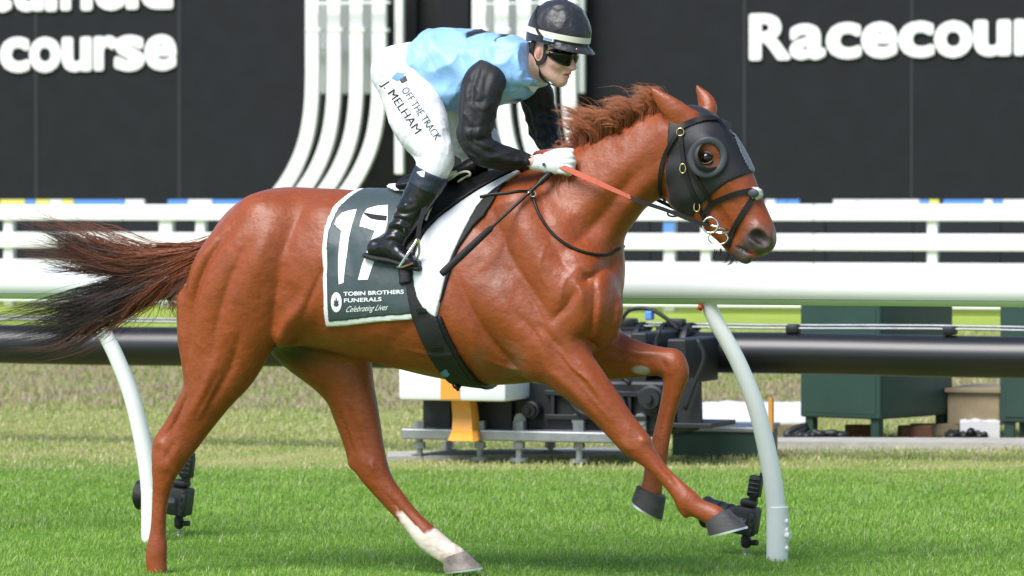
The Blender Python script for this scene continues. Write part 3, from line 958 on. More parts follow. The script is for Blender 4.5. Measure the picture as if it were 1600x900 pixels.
# ---------------------------------------------------------------- remote cameras on spikes
M_cam = mat("camera_body", (0.012, 0.012, 0.013), rough=.45, var=.3, vscale=60, bump=.3, bscale=900)
M_glass = mat("lens_glass", (0.01, 0.012, 0.02), rough=.05, coat=1)
def remote_cam(px, py, label, lens, tilt):
    d = ray(px, py); t = -CAM_H / d[2]; p = CAMP + d * t
    F = Frame(px, p[1], 20.0)
    r = root("remote_camera", F, (0, 0, 0), label, "camera", "remote cameras beside the rail posts")
    s = F.scale(px)
    def q(x, y): return np.array([x * s, 0, y * s])     # offsets in picture-like units from the foot
    def B_(name, x0, z0, x1, z1, d0, d1, m=M_cam, bev=.006, par=r, tl=0.0):
        mb = MB(); mb.box((x0 * s, d0, z0 * s), (x1 * s, d1, z1 * s), bev)
        c = np.array([0, 0, 60 * s]); ca_, sa_ = math.cos(tl), math.sin(tl)
        mb.V = [tuple(np.array([(v[0] - c[0]) * ca_ + (v[2] - c[2]) * sa_ + c[0], v[1], -(v[0] - c[0]) * sa_ + (v[2] - c[2]) * ca_ + c[2]])) for v in mb.V]
        return autosmooth(mb.part(name, m, par), 40)
    mb = MB(); mb.tube([(0, 0, -.03), (0, 0, 14 * s)], .007, 10); mb.tube([(0, 0, 0), (0, 0, .01)], [.018, .012], 12); autosmooth(mb.part("spike", M_grey, r), 40)
    mb = MB(); mb.tube([(0, 0, 12 * s), (0, 0, 16 * s), (0, 0, 27 * s), (0, 0, 33 * s)], [.012, .020, .021, .013], 16); mb.tube([(.01, 0, 20 * s), (.05, -.01, 21 * s)], [.010, .012], 12)
    autosmooth(mb.part("ball_head", M_cam, r), 40)
    b = B_("camera_body", -16, 34, 20, 78, -.06, .045, bev=.012, tl=tilt)
    B_("grip", 12, 34, 24, 72, -.075, -.03, bev=.012, par=b, tl=tilt)
    B_("prism_hump", -10, 78, 14, 90, -.04, .03, bev=.012, par=b, tl=tilt)
    for (x, z) in ((16, 60), (16, 50), (16, 42)):
        mb = MB(); mb.tube([(x * s, -.06, z * s), (x * s, -.078, z * s)], .008, 10); autosmooth(mb.part("button", M_glass, b), 40)
    B_("rear_screen", -10, 42, 8, 62, -.063, -.058, M_glass, .002, b, tilt)
    B_("transmitter", -2, 94, 18, 128, -.03, .02, bev=.008, tl=tilt)
    B_("transmitter_foot", 2, 86, 14, 96, -.018, .012, bev=.004, tl=tilt)
    B_("antenna", 12, 126, 18, 134, -.008, .006, bev=.003, tl=tilt)
    for k in range(4): B_("fin", 0, 100 + k * 7, 16, 103 + k * 7, -.034, -.028, M_glass, .001, tl=tilt)
    if lens:
        z = 62 * s; dirv = np.array(lens); dirv = dirv / np.linalg.norm(dirv)
        mb = MB(); c = np.array([-12 * s, -.01, z])
        mb.tube([c, c + dirv * .03, c + dirv * .032, c + dirv * .075, c + dirv * .077, c + dirv * .125, c + dirv * .150], [.040, .040, .045, .045, .050, .054, .064], 28)
        ln = autosmooth(mb.part("lens", M_cam, r), 40)
        mb = MB(); mb.torus(c + dirv * .076, .040, .003, dirv); mb.part("focus_ring", M_grey, ln, smooth=True)
remote_cam(1166, 868, "black remote camera on a spike left of the right rail post", (-.8, .25, .05), math.radians(9))
remote_cam(279, 838, "black remote camera with long lens behind the horse's hind leg", (-1, .08, .03), math.radians(8))
# ================================================================= HORSE
H = Frame(720, 15.0, 20.0)
def st(px, py, l, ra, rb, egg=0.0, F=H):
    p = F.loc(px, py, l)
    return [p[0], p[1], p[2], ra * F.scale(px, l), rb, egg]
def hp(px, py, l=0.0): return H.loc(px, py, l)
def uz(pts, l=0.18): return [hp(x, y, l)[[0, 2]] for x, y in pts]

lo = [hp(200, 500, .2)[0], -0.50, -0.06]; hi = [hp(1240, 500, -.1)[0], 0.46, 1.90]
HF = Field(lo, hi, 0.0057)
# trunk
HF.tube([st(384, 422, 0, 84, .17), st(428, 418, 0, 122, .23), st(500, 420, 0, 126, .245), st(570, 428, 0, 130, .265),
         st(640, 436, 0, 138, .285, .05), st(710, 442, 0, 149, .285, .10), st(780, 440, 0, 161, .255, .25),
         st(850, 432, 0, 158, .22, .35), st(890, 442, 0, 116, .18, .1), st(911, 452, 0, 88, .142)], k=.02, steps=7)
# rib and belly fullness
HF.tube([st(585, 470, .03, 80, .235), st(690, 480, .03, 95, .26), st(760, 490, .03, 95, .235)], k=.06)
HF.tube([st(585, 470, -.03, 80, .235), st(690, 480, -.03, 95, .26), st(760, 490, -.03, 95, .235)], k=.06)
# neck
HF.tube([st(834, 394, 0, 128, .17), st(867, 361, 0, 108, .150, .1), st(899, 328, 0, 88, .126, .12), st(933, 298, 0, 79, .112, .15),
         st(964, 272, 0, 71, .100, .15), st(1000, 251, 0, 67, .094, .1), st(1025, 236, 0, 62, .088), st(1052, 224, 0, 52, .082)], k=.07)
# chest: breast bulges
HF.tube([st(905, 455, .10, 60, .10), st(930, 490, .09, 48, .085), st(928, 525, .08, 26, .06)], k=.05)
HF.tube([st(900, 455, -.10, 58, .10), st(930, 486, -.09, 46, .080), st(930, 520, -.08, 26, .06)], k=.05)
# head
HF.tube([st(1058, 202, 0, 36, .075), st(1080, 212, 0, 47, .088), st(1104, 238, 0, 50, .098), st(1130, 274, 0, 46, .086), st(1152, 312, 0, 39, .066),
         st(1170, 343, 0, 34, .054), st(1183, 366, 0, 31, .054), st(1188, 378, 0, 27, .052)], k=.05)
HF.tube([st(1068, 268, 0, 42, .078), st(1080, 296, 0, 43, .072), st(1104, 330, 0, 27, .05), st(1132, 362, 0, 19, .036),
         st(1152, 388, 0, 16, .034), st(1166, 404, 0, 10, .032)], k=.03)
for s in (1, -1):   # cheek, brow, nostril rim
    HF.tube([st(1072, 262, .045 * s, 30, .042), st(1084, 300, .042 * s, 26, .036)], k=.04)
    HF.tube([st(1088, 226, .078 * s, 9, .020), st(1102, 221, .082 * s, 10, .020), st(1117, 232, .078 * s, 8, .018)], k=.03)
    HF.tube([st(1128, 292, .058 * s, 6, .014), st(1098, 262, .080 * s, 8, .016)], k=.03)
    HF.tube([st(1180, 366, .040 * s, 22, .026), st(1196, 376, .038 * s, 18, .022)], k=.02)
# near fore: shoulder, arm, forearm, knee, cannon
NL = .165
HF.tube([st(800, 330, .13, 48, .075), st(845, 400, .145, 58, .085), st(890, 462, .15, 58, .085), st(902, 490, .15, 44, .075)], k=.08)
HF.tube([st(895, 480, .15, 48, .08), st(862, 528, .155, 50, .085), st(842, 566, .155, 27, .06)], k=.06)
HF.tube([st(790, 470, .15, 46, .075), st(825, 520, .15, 50, .075), st(850, 560, .15, 36, .065)], k=.07)
HF.tube([st(858, 535, NL, 50, .08), st(884, 570, NL, 44, .074), st(915, 602, NL, 37, .064), st(942, 632, NL, 31, .055), st(968, 664, NL, 27, .047),
         st(994, 694, NL, 25, .045), st(1012, 714, NL, 17, .035), st(1032, 736, NL, 14, .029), st(1054, 759, NL, 14.5, .029),
         st(1074, 781, NL, 18.5, .035), st(1092, 795, NL, 16, .031), st(1112, 804, NL, 17.5, .034), st(1122, 810, NL, 17.5, .036)], k=.03)
HF.tube([st(1068, 790, NL, 13, .024), st(1070, 802, NL, 8, .016), st(1073, 815, NL, 3, .007)], k=.012)
# far fore, folded
FL = -.15
HF.tube([st(890, 500, FL, 52, .08), st(925, 540, FL, 50, .075), st(958, 555, FL, 39, .065), st(1000, 562, FL, 28, .052), st(1030, 564, FL, 23, .045), st(1052, 570, FL, 23, .043)], k=.05)
HF.tube([st(1046, 566, FL, 24, .043), st(1057, 580, FL, 21, .043), st(1054, 600, FL, 18, .036), st(1045, 634, FL, 15, .029), st(1036, 672, FL, 14.5, .028), st(1029, 706, FL, 16, .030),
         st(1024, 730, FL, 18, .034), st(1020, 752, FL, 16.5, .032), st(1017, 768, FL, 19, .036)], k=.018)
# near hind
RL = .135
HF.tube([st(420, 350, .12, 58, .11), st(402, 395, .13, 74, .13), st(380, 445, RL, 90, .135), st(364, 510, RL, 82, .12), st(350, 562, RL, 62, .10), st(330, 606, RL, 44, .08), st(306, 650, RL, 34, .06),
         st(280, 690, RL, 30.5, .047), st(261, 726, RL, 25, .045), st(255, 750, RL, 18, .036), st(251, 782, RL, 14.5, .028), st(248, 826, RL, 14, .027),
         st(245, 858, RL, 17.5, .034), st(244, 876, RL, 17.5, .034), st(246, 894, RL, 17, .034)], k=.05, steps=7)
HF.tube([st(300, 610, RL, 14, .03), st(270, 655, RL, 10, .018), st(248, 690, RL, 10, .018), st(247, 712, RL, 11, .026)], k=.018)
HF.tube([st(300, 470, .10, 22, .08), st(299, 530, .11, 18, .08), st(306, 580, .12, 18, .06)], k=.04)
# far hind, reaching forward
GL = -.13
HF.tube([st(440, 420, GL, 75, .12), st(475, 500, GL, 76, .12), st(522, 560, GL, 60, .10), st(546, 610, GL, 42, .075), st(562, 660, GL, 34, .058), st(572, 700, GL, 30, .047),
         st(580, 728, GL, 28, .045), st(596, 756, GL, 22, .038), st(620, 786, GL, 19, .031), st(645, 815, GL, 18, .030), st(664, 836, GL, 21, .034),
         st(680, 850, GL, 21, .035), st(700, 864, GL, 19, .034), st(712, 872, GL, 20, .037)], k=.05, steps=6)
HF.tube([st(528, 640, GL, 12, .02), st(549, 700, GL, 12, .018), st(556, 724, GL, 14, .025)], k=.018)
# stifle and flank fold
HF.tube([st(428, 470, .17, 34, .05), st(436, 520, .16, 22, .045)], k=.06)
HF.tube([st(436, 515, .13, 14, .03), st(475, 490, .19, 14, .035), st(512, 440, .20, 14, .035)], k=.05)
HF.blur(5)
HF_noear = HF.F.copy()      # the hood leaves the ears out
# ears
for (a, b, c, d, e, s) in (((1078, 188), (1058, 176), (1040, 161), (1026, 147), (1018, 138), 1), ((1104, 184), (1106, 168), (1101, 154), (1094, 143), (1089, 134), -1)):
    r = (17, 18.5, 15, 8, 2.5) if s > 0 else (14, 15, 12, 6.5, 2.2)
    HF.tube([st(*a, .060 * s, r[0], .024), st(*b, .070 * s, r[1], .024), st(*c, .078 * s, r[2], .019), st(*d, .082 * s, r[3], .012), st(*e, .084 * s, r[4], .005)], k=.02)
# nostrils, mouth, ear hollow
for s in (1, -1):
    HF.tube([st(1172, 369, .074 * s, 7, .022), st(1184, 370, .070 * s, 12, .030), st(1196, 379, .062 * s, 9, .024)], k=.006, cut=True)
    HF.tube([st(1150, 386, .05 * s, 2.2, .03), st(1166, 394, .05 * s, 2.2, .034), st(1182, 400, .045 * s, 2.4, .034)], k=.006, cut=True)
HF.tube([st(1048, 172, .115, 9, .030), st(1034, 158, .118, 6, .028), st(1026, 149, .112, 3, .02)], k=.008, cut=True) if False else None

# muscles, veins and creases, as relief of the hide
GX, GZ = np.meshgrid(HF.ax[0], HF.ax[2], indexing='ij')
mm = 0.001
near = [
    (uz([(770, 320), (800, 390), (838, 450), (872, 498)]), .035, -7 * mm),          # behind the shoulder blade
    (uz([(835, 300), (868, 380), (905, 440)]), .05, -9 * mm),                        # front of the shoulder blade
    (uz([(800, 300), (840, 380), (880, 450)]), .05, 5 * mm),
    (uz([(905, 455), (893, 478), (872, 500)]), .026, -10 * mm),                      # crease over the point of shoulder
    (uz([(928, 430), (932, 470), (926, 512), (915, 530)]), .020, -8 * mm),          # breast creases
    (uz([(950, 440), (954, 480), (946, 520)]), .016, -6 * mm),
    (uz([(938, 440), (941, 480), (934, 525)]), .022, 4 * mm),
    (uz([(915, 425), (920, 445)]), .016, -10 * mm),
    (uz([(722, 425), (752, 490), (785, 545), (822, 588)]), .045, -14 * mm),          # back of the triceps
    (uz([(760, 430), (800, 490), (838, 545)]), .07, 8 * mm),
    (uz([(800, 420), (840, 470), (868, 520)]), .02, -4 * mm),
    (uz([(870, 540), (905, 585), (945, 635)]), .016, -6 * mm),                       # forearm
    (uz([(900, 545), (930, 590), (962, 640)]), .022, 5 * mm),
    (uz([(860, 575), (895, 605), (940, 655)]), .022, 5 * mm),
    (uz([(884, 560), (925, 612), (958, 655)]), .010, 4 * mm),
    (uz([(1022, 716), (1048, 744), (1068, 768)]), .008, -3.5 * mm),
    (uz([(976, 690), (990, 705)]), .016, 4 * mm), (uz([(1004, 682), (1014, 692)]), .014, 4 * mm),
    (uz([(855, 350), (900, 330), (960, 262), (1010, 220)]), .05, 5 * mm),            # neck muscle bands
    (uz([(1030, 290), (995, 335), (955, 392), (922, 440)]), .042, -13 * mm),         # jugular groove
    (uz([(992, 258), (945, 315), (900, 380)]), .04, -6 * mm),
    (uz([(1014, 268), (970, 325), (925, 388)]), .04, 7 * mm), (uz([(1030, 315), (1000, 350), (975, 385)]), .02, 4 * mm),
    (uz([(930, 330), (880, 400)]), .04, -4 * mm),
    (uz([(508, 437), (478, 480), (450, 512), (430, 560)]), .030, 5 * mm),            # flank fold
    (uz([(530, 400), (500, 455), (478, 500)]), .035, -8 * mm),
    (uz([(448, 420), (436, 470), (425, 530), (400, 590)]), .040, -10 * mm),          # front of the thigh
    (uz([(400, 380), (372, 440), (352, 500), (340, 560)]), .035, -7 * mm),           # thigh muscle split
    (uz([(375, 350), (335, 410), (312, 470), (303, 540)]), .026, -8 * mm),           # hamstring line
    (uz([(350, 360), (318, 410), (296, 470)]), .03, 5 * mm),
    (uz([(438, 345), (420, 400), (400, 460)]), .06, 6 * mm),
    (uz([(470, 330), (455, 380), (440, 430)]), .05, -5 * mm),
    (uz([(500, 330)]), .07, 7 * mm),                                                 # point of hip
    (uz([(530, 340), (560, 400), (570, 460)]), .08, -5 * mm),
    (uz([(385, 520), (365, 575), (330, 630)]), .03, -6 * mm),                        # gaskin
    (uz([(345, 560), (325, 610), (295, 660)]), .025, 5 * mm),
    (uz([(292, 622), (270, 662), (256, 686)]), .014, -11 * mm),                       # hollow before the hock tendon
    (uz([(272, 690), (262, 715), (268, 735)]), .014, -4 * mm),
    (uz([(244, 692)]), .024, 5 * mm), (uz([(280, 690), (276, 706), (264, 722)]), .020, 3 * mm), (uz([(262, 700), (256, 720)]), .014, -4 * mm), (uz([(262, 735), (256, 748)]), .018, -3 * mm),
    (uz([(256, 770), (252, 810), (250, 845)]), .008, -3 * mm),
    (uz([(590, 560), (640, 520), (690, 490)]), .05, -3 * mm), (uz([(700, 520), (720, 560)]), .03, -3 * mm),
    (uz([(800, 350), (790, 410)]), .03, -3 * mm), (uz([(740, 380), (760, 410)]), .04, 3 * mm),
    (uz([(905, 525), (918, 535), (925, 545)]), .02, -8 * mm),
]
for pts, w, a in ((((742, 470), (752, 520), (748, 560)), .02, 2), (((715, 500), (722, 540), (716, 575)), .018, -1.5), (((760, 560), (790, 575), (820, 580)), .010, 2.5),   # ribs and veins
                  (((880, 545), (900, 572), (930, 600), (950, 640)), .007, 3), (((905, 420), (890, 440), (886, 470)), .007, 2.5), (((860, 380), (852, 420), (866, 450)), .008, 2),
                  (((350, 590), (330, 625), (312, 655)), .008, 3), (((640, 545), (690, 556), (730, 552)), .010, 2), (((1010, 320), (990, 350), (972, 380)), .010, 3), (((935, 415), (925, 432), (912, 440)), .014, -6), (((895, 430), (915, 452), (918, 476)), .02, 7), (((850, 505), (872, 530), (888, 548)), .02, -6), (((820, 490), (846, 520), (862, 552)), .016, -5), (((958, 420), (962, 455)), .014, -4), (((968, 410), (970, 450)), .014, 3)):
    near.append((uz(pts), w, a * mm))
face = [(uz([(1130, 285), (1150, 318), (1160, 340)], .05), .016, -3.5 * mm), (uz([(1118, 300), (1138, 332), (1150, 352)], .05), .014, 3 * mm),
        (uz([(1160, 352), (1168, 372), (1180, 390)], .05), .010, -3 * mm), (uz([(1136, 350), (1150, 372)], .05), .012, -3 * mm)]
far = [
    (uz([(948, 440), (955, 480), (950, 520)], -.1), .016, -5 * mm), (uz([(930, 440), (936, 490)], -.1), .020, -5 * mm),
    (uz([(960, 535), (1000, 550), (1035, 552)], -.15), .014, 5 * mm), (uz([(960, 570), (1000, 575)], -.15), .014, -5 * mm),
    (uz([(1040, 560), (1048, 578)], -.15), .010, -5 * mm), (uz([(1050, 610), (1042, 650), (1034, 690)], -.15), .008, -3 * mm),
    (uz([(556, 640), (566, 680), (576, 715)], -.12), .016, -5 * mm), (uz([(540, 650), (556, 705)], -.12), .010, -6 * mm),
    (uz([(604, 770), (634, 804), (655, 828)], -.12), .008, -3.5 * mm), (uz([(586, 720), (590, 740)], -.12), .014, 4 * mm),
    (uz([(508, 437), (478, 480), (450, 512)], -.15), .026, 8 * mm), (uz([(770, 320), (838, 450), (872, 498)], -.15), .035, -7 * mm),
]
LEGZ = .62; NECKX = hp(700, 400, .2)[0]
near = [(p, w * 1.25, a * ((2.5 if np.mean([q[0] for q in p]) < NECKX else 1.8) if np.mean([q[1] for q in p]) > LEGZ else 1.8)) for p, w, a in near]
far = [(p, w * 1.25, a * (1.6 if np.mean([q[1] for q in p]) > LEGZ else 1.9)) for p, w, a in far]
Bn = stroke_map(GX, GZ, near + face).astype(np.float32)
Bf = stroke_map(GX, GZ, far + face).astype(np.float32)
yy = HF.ax[1][None, :, None]
wn_ = np.clip(-yy / .06, 0, 1); wf_ = np.clip(yy / .06, 0, 1)
rel = Bn[:, None, :] * wn_ + Bf[:, None, :] * wf_
HF.F -= rel
HF_noear -= rel
del rel
hV, hQ = HF.mesh(smooth=1)
hV = lap(hV, hQ, 2)

horse = root("racehorse", H, hp(560, 905, 0) * np.array([1, 1, 0]), "chestnut racehorse in full gallop wearing a black hood and number cloth", "horse")

def chestnut(V):
    """coat colours by place on the body: bright chestnut, grey muzzle, white sock, scars"""
    n = len(V)
    c = np.tile(np.array([0.262, 0.057, 0.0135]), (n, 1))
    nz = np.array([mnoise.noise(Vector(p) * 3.0) for p in V]); nz2 = np.array([mnoise.noise(Vector(p) * 11.0) for p in V])
    c *= (1 + 0.14 * nz + 0.06 * nz2)[:, None]
    x, y, z = V[:, 0], V[:, 1], V[:, 2]
    def blend(mask, colr):
        nonlocal c
        mk = np.clip(mask, 0, 1)[:, None]
        c = c * (1 - mk) + np.array(colr) * mk
    def near_pt(px, py, l, r0, r1, sx=1.0, sz=1.0, ysel=None):
        p = hp(px, py, l)
        d = np.sqrt(((x - p[0]) / sx) ** 2 + ((z - p[2]) / sz) ** 2) / H.scale(px)
        m = 1 - np.clip((d + 6 * nz2 - r0) / (r1 - r0), 0, 1)
        if ysel: m = m * ((-y * ysel) > 0)
        return m
    blend(near_pt(1190, 386, .03, 22, 42) * .95, (0.085, 0.066, 0.062))            # muzzle
    blend(near_pt(1160, 402, .03, 12, 26) * .9, (0.07, 0.055, 0.052))
    blend(near_pt(1176, 398, .03, 3, 9) * .8, (0.42, 0.12, 0.085))                 # lips, tongue side
    blend(near_pt(1196, 402, .03, 3, 8) * .7, (0.40, 0.34, 0.30))
    blend(near_pt(1185, 373, .05, 8, 15, sx=1.3), (0.022, 0.012, 0.011))                    # nostril
    blend(near_pt(1102, 248, .09, 10, 26) * .85, (0.07, 0.03, 0.018))                     # eye rim
    blend(near_pt(478, 540, GL, 16, 58, sx=1.7, sz=.85) * (y > -.07) * .92, (0.026, 0.019, 0.017))              # dark groin skin, with inner-thigh shade painted into the coat colour
    # sock on the far hind
    a, b = hp(640, 806, GL), hp(700, 866, GL)
    ax = (b - a)[[0, 2]]; t = ((x - a[0]) * ax[0] + (z - a[2]) * ax[1]) / (ax @ ax)
    dl = np.abs((x - a[0]) * ax[1] - (z - a[2]) * ax[0]) / np.linalg.norm(ax)
    nz3 = np.array([mnoise.noise(Vector(p) * 45.0) for p in V[(z < .42) & (y > .03)]]); q3 = np.zeros(n); q3[(z < .42) & (y > .03)] = nz3
    far_leg = (y > 0.03) & (dl < .12) & (z < .40)
    below = ((x - a[0]) * ax[1] - (z - a[2]) * ax[0]) > 0
    edge = np.where(below, -.10, .42)
    blend(np.clip((t - edge + .18 * nz2 + .15 * q3) / .14, 0, 1) * far_leg, (0.74, 0.65, 0.57))
    blend(np.clip((t - .55) / .3, 0, 1) * np.clip(nz2 * 2 + q3 * 2, 0, 1) * far_leg * .45, (0.33, 0.15, 0.09))
    # scars and sweat
    blend(near_pt(1008, 577, FL, 6, 9, sx=1.6, ysel=-1) * .8, (0.45, 0.40, 0.34))
    for (px, py) in ((784, 444), (796, 469)):
        blend((near_pt(px, py, .2, 4, 7, ysel=1) - near_pt(px, py, .2, 1, 3, ysel=1)) * .4, (0.30, 0.22, 0.17))
    blend(near_pt(790, 562, .18, 10, 55, sz=.7, ysel=1) * .35 * np.clip(.6 + 2 * nz2, 0, 1), (0.28, 0.22, 0.18))
    return c

M_coat = mat("chestnut_coat", (0.33, 0.1, 0.034), rough=0.42, spec=0.46, attr="coat", var=0.2, vscale=75, bump=0.16, bscale=330, bdist=0.005, lumps=.22, lscale=16, rvar=.09, stretch=(0.3, 1, 1))
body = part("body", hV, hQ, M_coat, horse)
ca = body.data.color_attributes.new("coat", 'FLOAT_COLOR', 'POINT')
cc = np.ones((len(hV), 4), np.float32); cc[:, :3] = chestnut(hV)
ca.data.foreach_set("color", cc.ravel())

bm_ = [Vector(v) for v in hV]
HBVH = BVHTree.FromPolygons(bm_, hQ.tolist())
CAML = Vector(H.w2l(CAMP))
def on_horse(px, py, off=0.004, bvh=None):
    """point of the hide seen at a pixel, lifted off it; with its normal"""
    d = ray(px, py); dl = Vector((np.dot(d, H.U), np.dot(d, H.V), d[2])).normalized()
    p, n, i, t = (bvh or HBVH).ray_cast(CAML, dl)
    if p is None:
        return None, None
    if n.dot(dl) > 0: n = -n
    return p + n * off, n

# ---------------------------------------------------------------- hooves
M_hoof = mat("hoof_horn", (0.045, 0.042, 0.042), rough=0.55, var=0.35, vscale=30, bump=0.3, bscale=120, stretch=(1, 1, 4))
M_hoofpale = mat("hoof_horn_pale", (0.22, 0.185, 0.165), rough=0.6, var=0.75, vscale=22, bump=.3, bscale=90)
M_alu = mat("racing_plate_metal", (0.72, 0.72, 0.72), rough=0.32, metal=0.9)
M_sole = mat("hoof_sole", (0.035, 0.03, 0.028), rough=0.8, var=.4)
def hoof(l, front, heel, toe, base, hw, m):
    """coronet front/heel and ground toe/heel, in pixels of the leg's plane"""
    A, B, C, D = [hp(p[0], p[1], l) for p in (front, heel, toe, base)]
    n = 28; rings = []
    for j, t in enumerate((0, .04, .5, .93, 1.0)):
        f = A + (C - A) * t; h_ = B + (D - B) * t
        w = hw * (0.90 + 0.16 * t)
        c = (f + h_) / 2; a = (f - h_) / 2
        if j == 0: a = a * .93; w *= .93
        ring = []
        for k in range(n):
            an = 2 * math.pi * k / n
            ca_, sa_ = math.cos(an), math.sin(an)
            q = 1.0 if ca_ > 0 else 0.9
            p = c + a * ca_ * q
            p = p + np.array([0, w * (abs(sa_) ** .85) * np.sign(sa_), 0])
            ring.append(p)
        rings.append(ring)
    V = [p for r in rings for p in r]
    F = [(i * n + k, i * n + (k + 1) % n, (i + 1) * n + (k + 1) % n, (i + 1) * n + k) for i in range(4) for k in range(n)]
    F.append(tuple(range(n)))
    o = autosmooth(part("hoof", V, F, m, horse), 40)
    # sole
    last = rings[-1]; cen = sum(last) / n
    up = (A - C); up = up / np.linalg.norm(up)
    sp = MB(); rr = [cen + (p - cen) * .97 - up * .001 for p in last]
    sp.add(rr, [tuple(range(n))])
    s = sp.part("sole", M_sole, o)
    # plate: a horseshoe open at the heel
    dn = -np.cross((C - D) / np.linalg.norm(C - D), np.array([0, 1, 0])); dn = dn / np.linalg.norm(dn)
    if np.dot(dn, A - C) > 0: dn = -dn
    ks = [k for k in range(n) if math.cos(2 * math.pi * k / n) > -.86]
    ks = sorted(ks, key=lambda k: (k + n // 2) % n)
    sv, sf = [], []
    for k in ks:
        p = last[k]; inn = cen + (p - cen) * .74; outp = cen + (p - cen) * 1.02
        sv += [outp + dn * .001, inn + dn * .001, inn + dn * .009, outp + dn * .009]
    for i in range(len(ks) - 1):
        for k in range(4): sf.append((i * 4 + k, i * 4 + (k + 1) % 4, i * 4 + 4 + (k + 1) % 4, i * 4 + 4 + k))
    sf += [(3, 2, 1, 0), tuple((len(ks) - 1) * 4 + k for k in range(4))]
    autosmooth(part("racing_plate", sv, sf, M_alu, o), 40)
    return o
hoof(NL, (1137, 795), (1101, 818), (1166, 822), (1106, 838), .050, M_hoof)
hoof(FL, (1040, 776), (994, 757), (1034, 811), (986, 779), .050, M_hoof)
hoof(GL, (726, 861), (692, 873), (752, 886), (692, 893), .050, M_hoofpale)
hoof(RL, (264, 895), (228, 897), (272, 913), (226, 915), .048, M_hoof)

# ---------------------------------------------------------------- eye
M_eye = mat("horse_eye", (0.010, 0.005, 0.004), rough=0.08, spec=0.5)
M_lid = mat("eyelid_skin", (0.05, 0.026, 0.018), rough=0.5)
for s in (1, -1):
    bm = bmesh.new(); bmesh.ops.create_uvsphere(bm, u_segments=20, v_segments=14, radius=.029)
    e = MB().bm(bm); c = hp(1104, 247, .082 * s)
    part("eye", np.array(e.V) * np.array([1, .9, .9]) + c, e.F, M_eye, horse)
    q = MB()
    for (dx, a0, a1, zz) in ((0, 15, 165, 1), (0, 200, 340, 1)):
        pts = [c + np.array([0.029 * math.cos(math.radians(a)), -s * .014, .021 * math.sin(math.radians(a))]) for a in np.linspace(a0, a1, 10)]
        q.tube(pts, [.002, .004, .0055, .006, .006, .006, .006, .0055, .004, .002], 7)
    q.part("eyelid", M_lid, horse, smooth=True)

# ---------------------------------------------------------------- hair
def strands(guides, n, r0, seg=12, jit=0.01, frizz=0.004, sharp=0.6, seed=1, spread=None, lenvar=(.7, 1.0), lock=14):
    """guides: list of control polylines (m,3) in order; each strand blends two neighbours.
    returns V,F, strand parameter t per vertex, random per vertex"""
    rg = np.random.default_rng(seed)
    G = [crom(g, 6) for g in guides]
    def res(g, k):
        s = np.linspace(0, len(g) - 1, k); i = np.minimum(s.astype(int), len(g) - 2); f = (s - i)[:, None]
        return g[i] * (1 - f) + g[i + 1] * f
    G = np.array([res(g, seg * 2) for g in G])
    V, F, T, R = [], [], [], []
    for q in range(n):
        if q % lock == 0:      # a new lock: its strands share a path and draw together at the tip
            la = rg.random() * (len(G) - 1.0001); loff = rg.normal(0, 1, 3) * jit; lph = rg.random(3) * 6.28; lfr = rg.uniform(2, 6); lln = rg.uniform(*lenvar); lr = rg.random()
        a = min(max(la + rg.normal(0, .05), 0), len(G) - 1.0001); i = int(a); f = a - i
        f = f * f * (3 - 2 * f) * sharp + f * (1 - sharp)
        g = G[i] * (1 - f) + G[i + 1] * f
        ln = lln * rg.uniform(.86, 1.0)
        s = np.linspace(0, (len(g) - 1) * ln, seg); ii = np.minimum(s.astype(int), len(g) - 2); ff = (s - ii)[:, None]
        P = g[ii] * (1 - ff) + g[ii + 1] * ff
        t = np.linspace(0, 1, seg)[:, None]
        w = 1.0 + (spread or 0) * t
        ph = rg.random(3) * 6.28; fr = rg.uniform(3, 9)
        stray = 1.0 if rg.random() > .08 else 2.5
        own = rg.normal(0, 1, 3) * jit * .55 * stray
        P = P + loff * w + own * (1 - .55 * t if stray == 1 else 1 + t) + frizz * t * (np.sin(lfr * t + lph) + .35 * np.sin(fr * t + ph))
        r = r0 * rg.uniform(.6, 1.3) * (1 - t[:, 0] ** 2.5 * .85)
        tg = np.gradient(P, axis=0); tg /= np.linalg.norm(tg, axis=1)[:, None] + 1e-9
        u = np.cross(tg, [0.2, 1, .1]); u /= np.linalg.norm(u, axis=1)[:, None] + 1e-9
        v = np.cross(tg, u)
        b = len(V) * 3 * seg
        ring = np.stack([P + u * r[:, None], P - u * (r * .5)[:, None] + v * (r * .87)[:, None], P - u * (r * .5)[:, None] - v * (r * .87)[:, None]], 1)
        V.append(ring.reshape(-1, 3))
        k = np.arange(seg - 1)[:, None] * 3
        for c in range(3):
            F.append(np.concatenate([k + c, k + (c + 1) % 3, k + 3 + (c + 1) % 3, k + 3 + c], 1) + b)
        T.append(np.repeat(t[:, 0], 3)); R.append(np.full(seg * 3, .65 * lr + .35 * rg.random()))
    return np.concatenate(V), np.concatenate(F), np.concatenate(T), np.concatenate(R)

